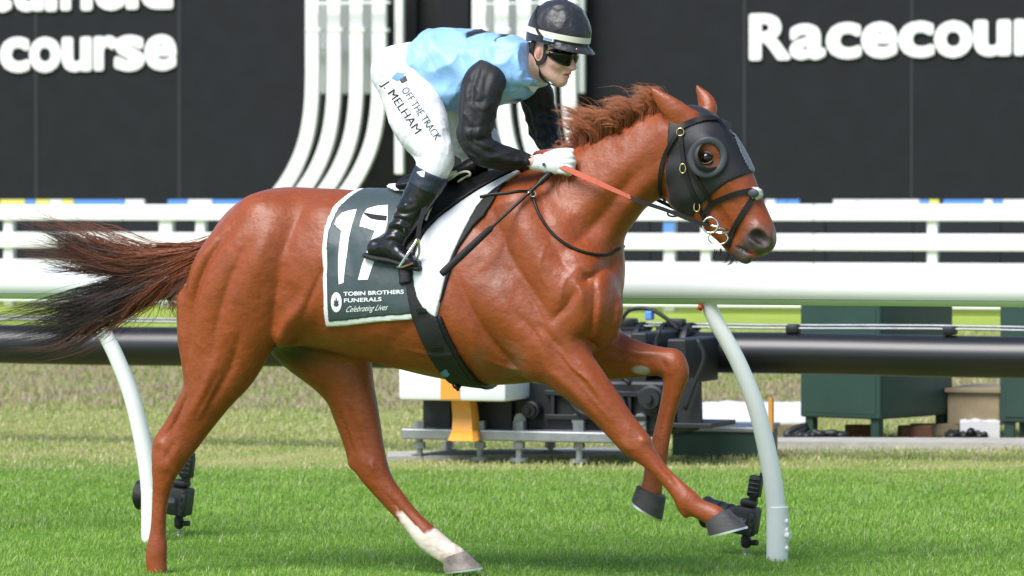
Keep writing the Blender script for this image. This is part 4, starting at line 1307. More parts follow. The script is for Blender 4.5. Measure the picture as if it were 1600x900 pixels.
def hair_part(name, V, F, C, m, parent):
    o = part(name, V, F, m, parent)
    a = o.data.color_attributes.new("coat", 'FLOAT_COLOR', 'POINT')
    cc = np.ones((len(V), 4), np.float32); cc[:, :3] = C
    a.data.foreach_set("color", cc.ravel())
    return o
M_hair = mat("horse_hair", (0.2, 0.07, 0.03), rough=0.42, spec=0.45, attr="coat")
CH = np.array([0.27, 0.075, 0.026]); DK = np.array([0.022, 0.014, 0.012]); PALE = np.array([0.42, 0.16, 0.075])
def g(pts, l=0.0):
    """guide from pixels; each point may carry its own lateral offset"""
    return np.array([hp(p[0], p[1], p[2] if len(p) > 2 else l) for p in pts])
def tail_col(V, T, R, dark_from, dark_to, dk=DK):
    m = np.clip((T - dark_from) / (dark_to - dark_from) + (R - .5) * .9, 0, 1)[:, None]
    base = CH * (0.55 + .8 * R)[:, None]
    return base * (1 - m) + dk * (0.6 + .9 * R)[:, None] * m
# dock: thick chestnut root of the tail
tv, tf, tt, tr = strands([
    g([(338, 372), (300, 388), (255, 398), (205, 400), (150, 390)]),
    g([(336, 384), (298, 398), (255, 410), (210, 420), (150, 425)]),
    g([(334, 396), (298, 410), (260, 425), (215, 440), (160, 455)]),
    g([(330, 408), (300, 418), (270, 432), (240, 452), (228, 470)]),
    g([(326, 420), (306, 425), (285, 438), (268, 462), (262, 490)])], 1500, .0016, 12, .008, .012, seed=3, spread=.5)
hair_part("tail", tv, tf, tail_col(tv, tt, tr, .55, 1.1), M_hair, horse)
DK2 = np.array([.05, .02, .014])
def tail_group(gl, n, r, frz, seed, spread, d0, d1, lv=(.62, 1.05), lock=20, dk=DK, jit=.007):
    tv, tf, tt, tr = strands(gl, n, r, 16, jit, frz, seed=seed, spread=spread, sharp=.3, lenvar=lv, lock=lock)
    hair_part("tail", tv, tf, tail_col(tv, tt, tr, d0, d1, dk), M_hair, horse)
tail_group([g([(300, 392), (230, 402), (165, 398), (105, 372), (40, 350)]), g([(300, 396), (232, 408), (168, 412), (110, 392), (62, 352)]), g([(298, 400), (235, 418), (172, 430), (112, 426), (40, 420)])],
           900, .0012, .030, 5, 1.6, .30, .95)
tail_group([g([(298, 402), (236, 422), (170, 440), (95, 455), (0, 478)]), g([(296, 404), (236, 430), (168, 458), (85, 492), (-40, 522)]), g([(296, 407), (238, 438), (172, 472), (92, 512), (-40, 546)]), g([(296, 410), (246, 448), (184, 488), (105, 535), (0, 560)])],
           1500, .0012, .028, 6, 1.3, .18, .6)
tail_group([g([(310, 384), (240, 392), (170, 376), (120, 352), (80, 330)]), g([(310, 386), (235, 396), (160, 384), (100, 368), (32, 348)]), g([(310, 388), (230, 400), (150, 400), (110, 385), (50, 398)]), g([(308, 390), (225, 404), (150, 412), (95, 412), (20, 392)])],
           460, .0012, .045, 8, 2.6, .6, 1.7, lv=(.45, 1.1), lock=7)
tail_group([g([(290, 410), (230, 440), (150, 470), (60, 490), (-30, 505)]), g([(290, 412), (230, 450), (150, 500), (100, 540), (35, 552)]), g([(290, 414), (250, 455), (200, 500), (150, 530), (60, 572)]), g([(300, 415), (280, 440), (258, 465), (252, 490), (250, 515)]), g([(314, 420), (300, 440), (290, 460), (285, 480), (284, 506)])],
           360, .0011, .042, 9, 2.2, .35, 1.3, lv=(.45, 1.1), lock=6, dk=DK2)

# mane: tufts thrown up and back from the crest
crest = [(880, 252), (905, 232), (930, 212), (955, 198), (980, 186), (1005, 177), (1030, 170)]
mrg = random.Random(4)
tufts = [((884, 252), [(876, 268), (870, 286), (874, 304)], .05), ((890, 247), [(882, 262), (880, 282), (888, 296)], .055), ((896, 243), [(884, 254), (876, 268), (876, 282)], .05),
         ((890, 246), [(878, 248), (868, 244), (858, 240)], .03), ((898, 240), [(886, 236), (874, 234), (864, 230)], .02)]
for k in range(26):
    t = k / 25.0
    x, y = 902 + 132 * t, 236 - 60 * t - 6 * math.sin(math.pi * t)
    ln = (54 + 10 * math.sin(t * 9)) * (1 - .28 * t) * mrg.uniform(.75, 1.15)
    up = ln * mrg.uniform(.45, .85); bk = ln * mrg.uniform(.6, 1.05) * (.55 + min(1, t * 3) * .45)
    tufts.append(((x, y), [(x - bk * .02, y - up * .55), (x - bk * .38, y - up * .95), (x - bk, y - up * mrg.uniform(.75, 1.15))], mrg.uniform(-.02, .05)))
Vs, Fs, Ts, Rs, o_ = [], [], [], [], 0
for q, (rt, pts, l) in enumerate(tufts):
    gs = []
    for dx, dy, dl in ((-6, 2, -.014), (-2, -2, .008), (3, 2, .020), (7, -2, -.002)):
        gs.append(g([(rt[0] + dx, rt[1] + 12 + dy * .5, .018 + dl)] + [(x + dx * .9, y + dy * 1.2, l + dl * (1.5 + i)) for i, (x, y) in enumerate([pts[0], pts[1], pts[2]])]))
    v, f, t, r = strands(gs, 190, .0010, 9, .0062, .010, seed=30 + q, spread=.6, lenvar=(.65, 1.1), lock=8)
    Vs.append(v); Fs.append(f + o_); Ts.append(t); Rs.append(r); o_ += len(v)
V = np.concatenate(Vs); T = np.concatenate(Ts); R = np.concatenate(Rs)
hair_part("mane", V, np.concatenate(Fs), (CH * .75 * (1 - T[:, None]) + PALE * 1.35 * T[:, None]) * (.6 + .8 * R)[:, None], M_hair, horse)
# whiskers under the chin
tv, tf, tt, tr = strands([g([(1120 + k * 8, 388 + k * 4, 0), (1118 + k * 7, 397 + k * 4, 0), (1112 + k * 7, 403 + k * 3, 0)]) for k in range(5)], 70, .0007, 6, .006, .004, seed=77)
hair_part("whiskers", tv, tf, np.tile(np.array([.03, .02, .015]), (len(tv), 1)), M_hair, horse)
# ================================================================= TACK
def wrap(name, poly, off, m, parent=None, lref=.24, holes=(), F0=None, smooth=3, fine=True, yside=0):
    """a sheet of cloth or leather lying on the hide: the body's own surface lifted by off inside an outline"""
    P = [hp(x, y, lref)[[0, 2]] for x, y in poly]
    A = np.array(P); lo2 = A.min(0) - .03; hi2 = A.max(0) + .03
    sl = HF.sub((lo2[0], HF.ax[1][0], lo2[1]), (hi2[0], HF.ax[1][-1], hi2[1]))
    X, Z = np.meshgrid(HF.ax[0][sl[0]], HF.ax[2][sl[2]], indexing='ij')
    d2 = poly_sdf(X, Z, P)
    for (cx, cy, rx, rz_) in holes:
        c = hp(cx, cy, lref); s = H.scale(cx)
        e = (np.sqrt(((X - c[0]) / (rx * s)) ** 2 + ((Z - c[2]) / (rz_ * s)) ** 2) - 1) * min(rx, rz_) * s
        d2 = np.maximum(d2, -e)
    base = (HF.F if F0 is None else F0)[sl]
    G = np.maximum(base - off, d2[:, None, :].astype(np.float32))
    if yside:
        yv = HF.ax[1][sl[1]][None, :, None]
        G = np.maximum(G, yv * yside)          # keep only one side of the horse
    G = np.pad(G, 1, constant_values=.05)
    l0 = np.array([HF.ax[k][sl[k].start] for k in range(3)]) - HF.h
    V, Q = HF.mesh(G, l0, smooth)
    o = part(name, V, Q, m, parent, True, H)
    o["_v"] = 0
    SURF[name] = (V, Q)
    return o
SURF = {}
def surf_bvh(*names, body=True):
    V, Fs, o = [], [], 0
    if body: V.append(hV); Fs.append(hQ); o = len(hV)
    for n in names:
        v, q = SURF[n]; V.append(v); Fs.append(q + o); o += len(v)
    return BVHTree.FromPolygons([Vector(p) for p in np.concatenate(V)], np.concatenate(Fs).tolist())
def drape(px_pts, off, bvh, steps=4, lfall=.15):
    P = crom(np.array(px_pts, float), steps); pts, nr = [], []
    for x, y in P[:, :2]:
        p, n = on_horse(x, y, off, bvh)
        if p is None or (pts and (p - pts[-1]).length > .12):
            p, n = Vector(hp(x, y, lfall)), Vector((0, -1, 0))
        pts.append(p); nr.append(n)
    for _ in range(2):
        nr = [(nr[max(i - 1, 0)] + nr[i] * 2 + nr[min(i + 1, len(nr) - 1)]).normalized() for i in range(len(nr))]
        pts = [pts[0]] + [(pts[i - 1] + pts[i] * 2 + pts[i + 1]) / 4 for i in range(1, len(pts) - 1)] + [pts[-1]]
    return pts, nr
def strap_px(name, px_pts, w_px, m, parent, bvh, off=.005, th=.004, lfall=.15, frame=None):
    pts, nr = drape(px_pts, off, bvh, lfall=lfall)
    mb = MB(); mb.strap(pts, w_px * H.scale(px_pts[0][0]), th, nr)
    return autosmooth(mb.part(name, m, parent, False, H), 50)
def print_px(name, V2, F2, bvh, off, m, parent, maxlen=7.0, frame=H):
    """flat print: a 2-D mesh in picture pixels laid on a surface"""
    bm = bmesh.new()
    vs = [bm.verts.new((float(x), float(y), 0)) for x, y in V2]
    for f in F2:
        try: bm.faces.new([vs[i] for i in f])
        except ValueError: pass
    bmesh.ops.triangulate(bm, faces=bm.faces[:])
    for _ in range(4):
        e = [q for q in bm.edges if q.calc_length() > maxlen]
        if not e: break
        bmesh.ops.subdivide_edges(bm, edges=e, cuts=1)
        bmesh.ops.triangulate(bm, faces=bm.faces[:])
    out = []
    last = None
    for v in bm.verts:
        p, n = on_horse(v.co.x, v.co.y, off, bvh)
        if p is None: p = last if last is not None else Vector(hp(v.co.x, v.co.y, .2))
        last = p; out.append(tuple(p))
    bm.verts.index_update()
    F = [[v.index for v in f.verts] for f in bm.faces]; bm.free()
    o = part(name, np.array(out), F, m, parent, True, frame)
    return o
def text_px(name, s, org, du, dv, bvh, off, m, parent, bold=.02, shear=0.0, maxlen=5.0):
    """s printed with its baseline start at org, advance vector du for the whole word, cap height vector dv"""
    V, F = glyph(s, bold, 0.0, 4)
    x0, x1 = V[:, 0].min(), V[:, 0].max(); capV, _ = glyph("H", bold, 0.0, 2)
    y0, y1 = capV[:, 1].min(), capV[:, 1].max()
    u = (V[:, 0] - x0) / (x1 - x0); v = (V[:, 1] - y0) / (y1 - y0)
    P = np.array(org) + np.outer(u, du) + np.outer(v, dv) + np.outer(v * shear, np.array(du) / np.linalg.norm(du) * np.linalg.norm(dv))
    return print_px(name, P, F, bvh, off, m, parent, maxlen)

M_hood = mat("black_lycra", (0.012, 0.012, 0.014), rough=.55, var=.15, vscale=50, bump=.15, bscale=700, sheen=.15)
M_grycup = mat("grey_cup_rim", (0.045, 0.048, 0.058), rough=.55)
M_strip = mat("grey_reflective_strip", (0.16, 0.165, 0.19), rough=.4)
M_leather = mat("black_leather", (0.010, 0.0095, 0.0095), rough=.45, spec=.35, var=.3, vscale=80)
M_steel = mat("polished_steel", (0.70, 0.69, 0.66), rough=.18, metal=1.0)
M_brass = mat("brass_buckle", (0.62, 0.47, 0.22), rough=.25, metal=1.0)
M_fleece = mat("white_fleece", (0.72, 0.70, 0.66), rough=.95, bump=.8, bscale=160, sheen=.4)

# ---------------------------------------------------------------- hood
hood = root("racing_hood", H, hp(1080, 337, 0), "black racing hood with grey eye cups over the horse's head", "hood")
wrap("hood_cloth", [(1047, 180), (1044, 246), (1040, 280), (1041, 314), (1052, 331), (1078, 339), (1094, 319), (1110, 306), (1136, 286), (1172, 268), (1210, 250), (1180, 170), (1110, 130), (1078, 150), (1062, 172)],
     .005, M_hood, hood, lref=.07, holes=[(1105, 246, 23, 24)], F0=HF_noear)
wrap("face_strip", [(1128, 193), (1138, 200), (1152, 226), (1172, 268), (1185, 262), (1165, 215), (1140, 185)], 0.010, M_strip, hood, lref=.03, F0=HF_noear)
HB = surf_bvh("hood_cloth")
ringp, ringn = [], []
for k in range(32):
    a = 2 * math.pi * k / 32
    p, n = on_horse(1105 + 27 * math.cos(a), 246 + 28 * math.sin(a), .006, HB)
    ringp.append(np.array(p)); ringn.append(np.array(n))
for _ in range(3): ringp = [(ringp[i - 1] + ringp[i] * 2 + ringp[(i + 1) % 32]) / 4 for i in range(32)]
cen = sum(ringp) / 32; rn = sum(ringn); rn = rn / np.linalg.norm(rn)
for s in (1, -1):
    fl = np.array([1, s, 1])
    V, F = [], []
    for i in range(32):      # flat soft rim standing proud of the hood
        p = ringp[i]; o_ = (p - cen); o_ = o_ / np.linalg.norm(o_)
        for dr, dn_ in ((-.014, .004), (-.012, .007), (.004, .006), (.011, .003), (.012, -.004), (-.013, -.004)): V.append((p + o_ * dr + rn * dn_) * fl)
    for i in range(32):
        for k in range(6): F.append((i * 6 + k, i * 6 + (k + 1) % 6, ((i + 1) % 32) * 6 + (k + 1) % 6, ((i + 1) % 32) * 6 + k))
    fix_normals(part("eye_cup", np.array(V), F, M_grycup, hood))
    V, F = [], []      # half cup shading the back and bottom of the eye
    b1 = np.array([1, 0, 0]) - rn * rn[0]; b1 /= np.linalg.norm(b1); b2 = np.cross(b1, rn); b2 = b2 if b2[2] > 0 else -b2
    for i in range(17):
        an = math.radians(110 + 215 * i / 16)
        for j in range(6):
            t = j / 5; R = .053 - .020 * t * t * math.sin(math.pi * i / 16) ** .5
            V.append((cen + b1 * (R * math.cos(an)) + b2 * (R * math.sin(an)) + rn * (.008 + .020 * math.sin(t * 1.5) * math.sin(math.pi * i / 16) ** .5)) * fl)
    k = len(V); V += [v - rn * fl * .003 for v in V]
    for i in range(16):
        for j in range(5):
            q = i * 6 + j; F += [(q, q + 1, q + 7, q + 6), (q + k, q + 6 + k, q + 7 + k, q + 1 + k)]
    part("half_cup", np.array(V), F, M_hood, hood)

# ---------------------------------------------------------------- bridle
bridle = root("bridle", H, hp(1108, 372, 0), "black leather bridle with crossed noseband and fleece pad", "bridle")
strap_px("browband", [(1062, 202), (1072, 194), (1090, 188), (1112, 186), (1134, 192), (1142, 199)], 9, M_leather, bridle, HB, .006, .006)
strap_px("cheekpiece", [(1063, 206), (1066, 230), (1069, 255), (1074, 280), (1083, 302), (1092, 322), (1100, 338), (1106, 350)], 7, M_leather, bridle, HB, .006, .005)
strap_px("cheekpiece", [(1076, 255), (1090, 282), (1102, 300), (1113, 318)], 6, M_leather, bridle, HB, .006, .004)
strap_px("throat_lash", [(1060, 208), (1048, 226), (1037, 250), (1032, 275), (1031, 298), (1040, 315)], 6, M_leather, bridle, HB, .010, .004, lfall=.10)
strap_px("noseband", [(1102, 334), (1108, 322), (1120, 314), (1142, 305), (1160, 300), (1176, 298)], 8, M_leather, bridle, HB, .006, .006)
strap_px("noseband", [(1178, 303), (1170, 318), (1160, 334), (1150, 352), (1142, 368), (1137, 386)], 8, M_leather, bridle, HB, .006, .006)
mb = MB()
bm = bmesh.new(); bmesh.ops.create_icosphere(bm, subdivisions=4, radius=1.0)
c = np.array(hp(1180, 303, .02)); rgn = random.Random(2)
for v in bm.verts:
    q = 1 + .22 * mnoise.noise(v.co * 4) + .12 * mnoise.noise(v.co * 11)
    v.co = Vector(c) + Vector((v.co.x * .026 * q, v.co.y * .038 * q, v.co.z * .024 * q))
mb.bm(bm); mb.part("fleece_pad", M_fleece, bridle, smooth=True)
p, n = on_horse(1176, 301, .012, HB)
mb = MB(); bm = bmesh.new(); bmesh.ops.create_icosphere(bm, subdivisions=3, radius=1.0)
for v in bm.verts: v.co = Vector(hp(1177, 302, .058)) + Vector((v.co.x * .021, v.co.y * .008, v.co.z * .016))
mb.bm(bm); mb.part("leather_disc", M_grycup, bridle, smooth=True)
def ring_px(name, x, y, R, r, m, par, l=None, sx=1, sz=1, nrm=(.1, -1, .05)):
    if l is None:
        p, n = on_horse(x, y, .009, HB); p = p if p is not None else Vector(hp(x, y, .09))
    else: p = Vector(hp(x, y, l))
    s = H.scale(x); mb = MB(); mb.torus(p, R * s, r * s, nrm, sx, sz, 26, 8); return mb.part(name, m, par, smooth=True)
ring_px("bit_ring", 1110, 352, 12, 1.8, M_steel, bridle, .085)
ring_px("bit_ring", 1122, 372, 13, 1.2, M_steel, bridle, .08, 1.2, .75)
ring_px("bit_ring", 1110, 352, 12, 1.8, M_steel, bridle, -.085)
mb = MB(); mb.tube([hp(1110, 352, .085), hp(1125, 356, .07), hp(1138, 360, .055)], [.005, .006, .004], 8)
mb.tube([hp(1112, 362, .085), hp(1126, 365, .082), hp(1138, 362, .075)], .0035, 8)
mb.part("bit", M_steel, bridle, smooth=True)
for x, y, sx, sz in ((1064, 207, 1, 1), (1068, 263, .8, 1.25), (1089, 322, .8, 1.2)):
    ring_px("buckle", x, y, 5.8, 1.2, M_brass, bridle, None, sx, sz)
ring_px("rein_loop", 1052, 334, 6, 1.5, M_leather, bridle, .10, 1.5, .7)

# ---------------------------------------------------------------- saddlecloth
M_clothg = mat("green_saddlecloth", (0.040, 0.062, 0.066), rough=.5, var=.10, vscale=8, bump=.12, bscale=30, bdist=.02, sheen=.2, crinkle=.22, cscale=7)
M_clothw = mat("white_cloth", (0.78, 0.78, 0.80), rough=.6, bump=.08, bscale=40)
M_print = mat("white_print", (0.80, 0.80, 0.81), rough=.55)
cloth = root("saddle_cloth", H, hp(580, 505, .2), "dark green saddlecloth with white border and large white number 17", "saddlecloth")
wrap("border", [(538, 270), (524, 296), (510, 322), (504, 362), (506, 408), (509, 461), (506, 511), (542, 509), (591, 503), (646, 499), (668, 497), (668, 230), (552, 230)], .009, M_clothw, cloth)
wrap("field", [(546, 270), (532, 298), (518, 324), (511, 363), (513, 408), (516, 461), (514, 503), (542, 501), (591, 495), (646, 491), (671, 489), (671, 228), (560, 228)], .012, M_clothg, cloth)
CB = surf_bvh("field", "border")
def c3(pts): return [(480 + x / 2.25, 230 + y / 2.25) for x, y in pts]
one = [(522, 352), (526, 341), (534, 333), (545, 329), (557.5, 327), (554.5, 338), (550, 352), (545.5, 372), (543, 392), (540, 412), (538, 430), (537, 442), (529.5, 444.5), (528.5, 425), (528.5, 405), (530, 385), (533, 362), (537, 344), (530, 347)]
print_px("number", one, [tuple(range(len(one)))], CB, .0015, M_print, cloth)
sev = [(562, 354), (564, 344), (568, 334), (574, 326), (590, 321.7), (606, 320.5), (606, 345), (602, 362), (594, 385), (585, 408), (579, 425), (575, 437), (559.5, 437.5), (566, 413), (576, 386), (585, 362), (589, 347), (573, 347)]
print_px("number", sev, [tuple(range(len(sev)))], CB, .0015, M_print, cloth)
text_px("print_line", "TOBIN BROTHERS", c3([(128, 523)])[0], np.array((212, -8)) / 2.25, np.array((0, -14)) / 2.25, CB, .0016, M_print, cloth, .022)
text_px("print_line", "FUNERALS", c3([(130, 546)])[0], np.array((132, -5)) / 2.25, np.array((0, -14)) / 2.25, CB, .0016, M_print, cloth, .022)
text_px("print_line", "Celebrating Lives", c3([(134, 580)])[0], np.array((144, -8)) / 2.25, np.array((2, -20)) / 2.25, CB, .0016, M_print, cloth, .0, shear=.45)
el = [(103 + 19 * math.cos(a), 545 + 35 * math.sin(a)) for a in np.linspace(0, 2 * math.pi, 29)[:-1]]
print_px("emblem", c3(el), [tuple(range(28))], CB, .0016, M_print, cloth)
for an, ln in ((-90, 27), (-120, 22), (-60, 22), (-150, 15), (-30, 15)):
    a = math.radians(an); cx, cy = 103, 560
    tip = (cx + math.cos(a) * ln * .75, cy + math.sin(a) * ln * 1.3); nx_, ny_ = -math.sin(a) * 3.6, math.cos(a) * 3.6
    mid = ((cx + tip[0]) / 2, (cy + tip[1]) / 2)
    print_px("emblem_leaf", c3([(cx, cy), (mid[0] + nx_, mid[1] + ny_), tip, (mid[0] - nx_, mid[1] - ny_)]), [(0, 1, 2, 3)], CB, .0024, M_clothg, cloth)

# ---------------------------------------------------------------- girth, pads and saddle
M_web = mat("black_webbing", (0.012, 0.012, 0.013), rough=.7, var=.2, vscale=60, bump=.25, bscale=400)
saddle = root("racing_saddle", H, hp(690, 440, .2), "small black racing saddle under the jockey with steel stirrup", "saddle")
pad = root("saddle_pad", H, hp(690, 495, .25), "white curved saddle pad between the rider's boot and horse's shoulder", "saddle pad")
wrap("felt", [(660, 470), (690, 330), (740, 262), (775, 240), (800, 240), (792, 262), (772, 280), (764, 312), (750, 338), (735, 352), (716, 390), (700, 465), (688, 490)], .012, M_web, pad)
wrap("white_panel", [(784, 263), (756, 280), (729, 297), (710, 312), (693, 328), (680, 341), (670, 355), (662, 370), (657, 386), (655, 404), (654, 421), (656, 437), (659, 452), (664, 466), (672, 480), (681, 489), (691, 495),
                     (695, 478), (699, 461), (702, 441), (705, 421), (710, 400), (716, 381), (722, 360), (730, 337), (737, 321), (748, 306), (764, 290), (786, 270)], .018, M_clothw, pad)
wrap("flap", [(628, 390), (640, 340), (658, 300), (672, 272), (700, 246), (776, 236), (785, 258), (756, 278), (728, 295), (692, 326), (668, 353), (655, 384), (652, 421), (654, 440), (636, 445)], .024, M_leather, saddle)
wrap("rear_pad", [(570, 276), (628, 270), (632, 296), (618, 300), (594, 297), (576, 291)], .030, M_clothw, saddle)
seat = Field(hp(600, 330, .25) - np.array([0, .05, .05]), hp(790, 200, -.25) + np.array([0, .05, .05]), .006)
seat.tube([st(642, 290, 0, 10, .15), st(668, 286, 0, 12, .15), st(710, 276, 0, 14, .11), st(748, 258, 0, 16, .08)], k=.02)
seat.tube([st(642, 286, 0, 9, .12), st(648, 278, 0, 7, .09)], k=.02)
V, Q = seat.mesh(); part("seat", V, Q, M_leather, saddle)
SB = surf_bvh("flap", "white_panel", "felt", "field")
M_pipe2 = mat("cream_piping", (0.62, 0.58, 0.50), rough=.5)
for path, w in (([(666, 346), (672, 330), (682, 312), (694, 292), (706, 278), (718, 270), (730, 268), (735, 272), (728, 280), (716, 287)], .0045), ([(672, 300), (684, 286), (700, 274), (714, 269)], .009)):
    pts, nr = drape(path, .008, SB); mb = MB(); mb.tube(pts, w, 8); mb.part("piping", M_pipe2, saddle, smooth=True)
pts, nr = drape([(681, 282), (688, 276), (695, 272)], .008, SB); mb = MB(); mb.strap(pts, .018, .006, nr); mb.part("orange_tab", M_orange, saddle)
# stirrup leather and iron
pts = [Vector(hp(x, y, l)) for x, y, l in ((668, 306, .285), (662, 326, .30), (656, 350, .315), (652, 372, .325))]
mb = MB(); mb.strap(pts, .016, .004, Vector((.3, -1, 0))); mb.part("stirrup_leather", M_leather, saddle)
mb = MB()
arch = [hp(x, y, l) for x, y, l in ((624, 417, .375), (636, 398, .37), (647, 382, .35), (652, 374, .34), (655, 384, .325), (655, 396, .31), (650, 408, .30))]
mb.tube(crom(arch, 5), .0055, 10)
a, b_ = hp(624, 417, .375), hp(650, 408, .30)
mb.strap([Vector(a), Vector((np.array(a) + b_) / 2), Vector(b_)], .030, .007, Vector((0, 0, 1)))
autosmooth(mb.part("stirrup", M_steel, saddle), 50)
pts, nr = drape([(604, 340), (590, 338), (578, 336), (570, 334)], .028, SB, lfall=.31); mb = MB(); mb.strap([Vector(hp(x, y, .31)) for x, y in ((604, 341), (592, 340), (580, 338), (569, 333))], [.018, .020, .018, .006], .004, Vector((0, -1, .2))); mb.part("leather_tongue", M_leather, saddle)
girth = root("girth", H, hp(700, 600, 0), "black elastic girth buckled under the horse's belly", "girth")
wrap("band", [(633, 436), (656, 436), (664, 479), (684, 497), (693, 532), (704, 565), (712, 588), (718, 640), (664, 640), (668, 590), (657, 541), (644, 497)], .015, M_web, girth, lref=.30)
wrap("edge_binding", [(684, 497), (693, 532), (704, 565), (712, 588), (717, 640), (724, 640), (719, 588), (711, 563), (700, 530), (691, 499), (687, 492)], .018, M_leather, girth, lref=.30)
GB = surf_bvh("band")
for y0, x0 in ((486, 652), (544, 672)):
    strap_px("elastic_loop", [(x0, y0), (x0 + 9, y0 - 1), (x0 + 19, y0 - 1)], 5, M_leather, girth, GB, .004, .004)
q = [(688, 582), (697, 576), (703, 585), (695, 592)]
print_px("blue_label", q, [(0, 1, 2, 3)], GB, .002, M_blue, girth)
mb = MB(); c = hp(714, 601, .08); mb.torus(c, .014, .004, (.2, -1, 0)); mb.tube([c, hp(716, 611, .08)], [.009, .006], 8); mb.part("buckle_end", M_leather, girth, smooth=True)

# ---------------------------------------------------------------- neck strap, reins, whip
NB = HB
pts, nr = drape([(829, 296), (836, 322), (847, 345), (866, 368), (890, 386), (918, 397), (944, 399), (956, 395)], .005, NB)
x = 960
while x < 967:
    p, n = on_horse(x, 394 - (x - 956) * .5, .005, NB)
    if p is None: break
    pts.append(p); x += 2
pts += [Vector(hp(971, 388, -pts[-1].y - .03)), Vector(hp(975, 385, -pts[-1].y - .09))]
mb = MB(); mb.tube(pts, .0055, 8); o = mb.part("neck_strap", M_leather, None, True, H); tag(o, "thin black strap hanging round the base of the horse's neck", "strap")
M_rein = mat("coral_rubber_rein", (0.50, 0.105, 0.062), rough=.7, var=.1, vscale=60, bump=.4, bscale=500)
reins = root("reins", H, hp(1000, 320, .14), "reins with coral rubber grips running from the gloved hand to the bit", "reins")
R1 = crom([hp(x, y, l) for x, y, l in ((868, 256, .135), (890, 266, .150), (935, 286, .165), (986, 309, .150))], 6)
mb = MB(); mb.strap([Vector(p) for p in R1], [.013 + .008 * math.sin(math.pi * i / (len(R1) - 1)) for i in range(len(R1))], .004, Vector((.1, -1, .45))); autosmooth(mb.part("rubber_grip", M_rein, reins), 50)
R2 = crom([hp(x, y, l) for x, y, l in ((984, 308, .150), (1000, 315, .146), (1040, 328, .125), (1080, 344, .105), (1106, 352, .088))], 6)
mb = MB(); mb.strap([Vector(p) for p in R2], .014, .004, Vector((.1, -1, .12))); autosmooth(mb.part("leather_rein", M_leather, reins), 50)
R3 = crom([hp(x, y, l) for x, y, l in ((834, 240, .0), (846, 237, .02), (862, 238, .02), (880, 246, -.02), (960, 280, -.14), (1104, 350, -.088))], 6)
k = 16
mb = MB(); mb.strap([Vector(p) for p in R3[:k]], .018, .004, Vector((.1, -.8, .8))); autosmooth(mb.part("rubber_grip", M_rein, reins), 50)
mb = MB(); mb.strap([Vector(p) for p in R3[k - 1:]], .012, .004, Vector((.1, -1, .45))); autosmooth(mb.part("leather_rein", M_leather, reins), 50)
whip = root("riding_whip", H, hp(690, 430, .34), "black padded riding whip slanting down from the gloved hand", "whip")
def clear(x, y):
    p, n = on_horse(x, y, 0, SB); return -p.y if p is not None else -9
need = [(t, clear(858 + (690 - 858) * t, 272 + (428 - 272) * t) + .022) for t in np.linspace(.1, 1, 24)]
WS = max((q - .135) / t for t, q in need)
def wl_(t): return hp(858 + (690 - 858) * t, 272 + (428 - 272) * t, .135 + WS * t)
mb = MB(); mb.tube([wl_(-.05), wl_(0), wl_(.08), wl_(.1), wl_(.2), wl_(.21), wl_(.54)], [.010, .012, .012, .008, .0075, .006, .0055], 10); autosmooth(mb.part("shaft", M_leather, whip), 40)
mb = MB(); mb.tube([wl_(.53), wl_(.55), wl_(.7), wl_(.97), wl_(1.0)], [.007, .012, .0135, .0145, .013], 14, flat=(1, .8)); autosmooth(mb.part("padded_flap", M_web, whip), 60)
mb = MB(); mb.torus(wl_(.19), .008, .003, (1, 0, -1)); mb.part("silver_collar", M_steel, whip, smooth=True)
pts = [hp(x, y, l) for x, y, l in ((828, 299, .18), (812, 299, .22), (790, 302, .24), (768, 304, .25), (750, 308, .25))]
mb = MB(); mb.tube(crom(pts, 4), .006, 8, flat=(1, .6)); mb.part("wrist_loop", M_leather, whip, smooth=True)
mb = MB(); mb.torus(hp(833, 303, .18), .010, .0025, (.2, -1, 0)); mb.part("silver_ring", M_steel, whip, smooth=True)
# ================================================================= JOCKEY
jock = root("person", H, hp(650, 420, .1), "jockey in pale blue and black silks, white breeches and black helmet, crouched over the horse", "person")
M_skin = mat("skin", (0.56, 0.30, 0.215), rough=.5, var=.06, vscale=30, attr="coat")
M_silk = mat("racing_silk", (0.2, 0.45, 0.8), rough=.45, spec=.45, attr="coat", sheen=.15, bump=.10, bscale=45, bdist=.012, crinkle=.30, cscale=8)
M_sleeve = mat("black_satin", (0.013, 0.013, 0.016), rough=.56, spec=.4, bump=.12, bscale=60, bdist=.01)
M_breech = mat("white_breeches", (0.79, 0.79, 0.82), rough=.62, var=.02, bump=.12, bscale=38, bdist=.012, crinkle=.25, cscale=18, stretch=(1, 1, .6))
M_boot = mat("black_boot_leather", (0.010, 0.010, 0.012), rough=.27, spec=.5)
M_cuffn = mat("navy_boot_cuff", (0.018, 0.026, 0.045), rough=.5)
M_glove = mat("white_glove", (0.76, 0.76, 0.78), rough=.7, bump=.2, bscale=250)
M_helm = mat("helmet_silk", (0.019, 0.019, 0.024), rough=.42, sheen=.15, bump=.3, bscale=22, bdist=.02, crinkle=.18, cscale=16)
M_helmband = mat("cream_band", (0.74, 0.69, 0.60), rough=.6)
M_gog = mat("goggle_lens", (0.006, 0.006, 0.007), rough=.10, spec=.3)

# head frame: x forward out of the face, y away, z up
HO = hp(862, 85, .0)
HOH = hp(868.5, 84, .0)          # helmet sits on its own centre
FS = .88
def rotm(psi, th):
    a = Matrix.Rotation(-psi, 3, 'Z') @ Matrix.Rotation(th, 3, 'Y')
    return np.array(a)
HR = rotm(math.radians(17), math.radians(13))
def hd(x, y, z): return HO + HR @ (np.array([x, y, z]) * FS)
def hh_(x, y, z): return HOH + HR @ np.array([x, y, z])
def ht(x, y, z, ra, rb): return [*hd(x, y, z), ra * FS, rb * FS, 0.0]

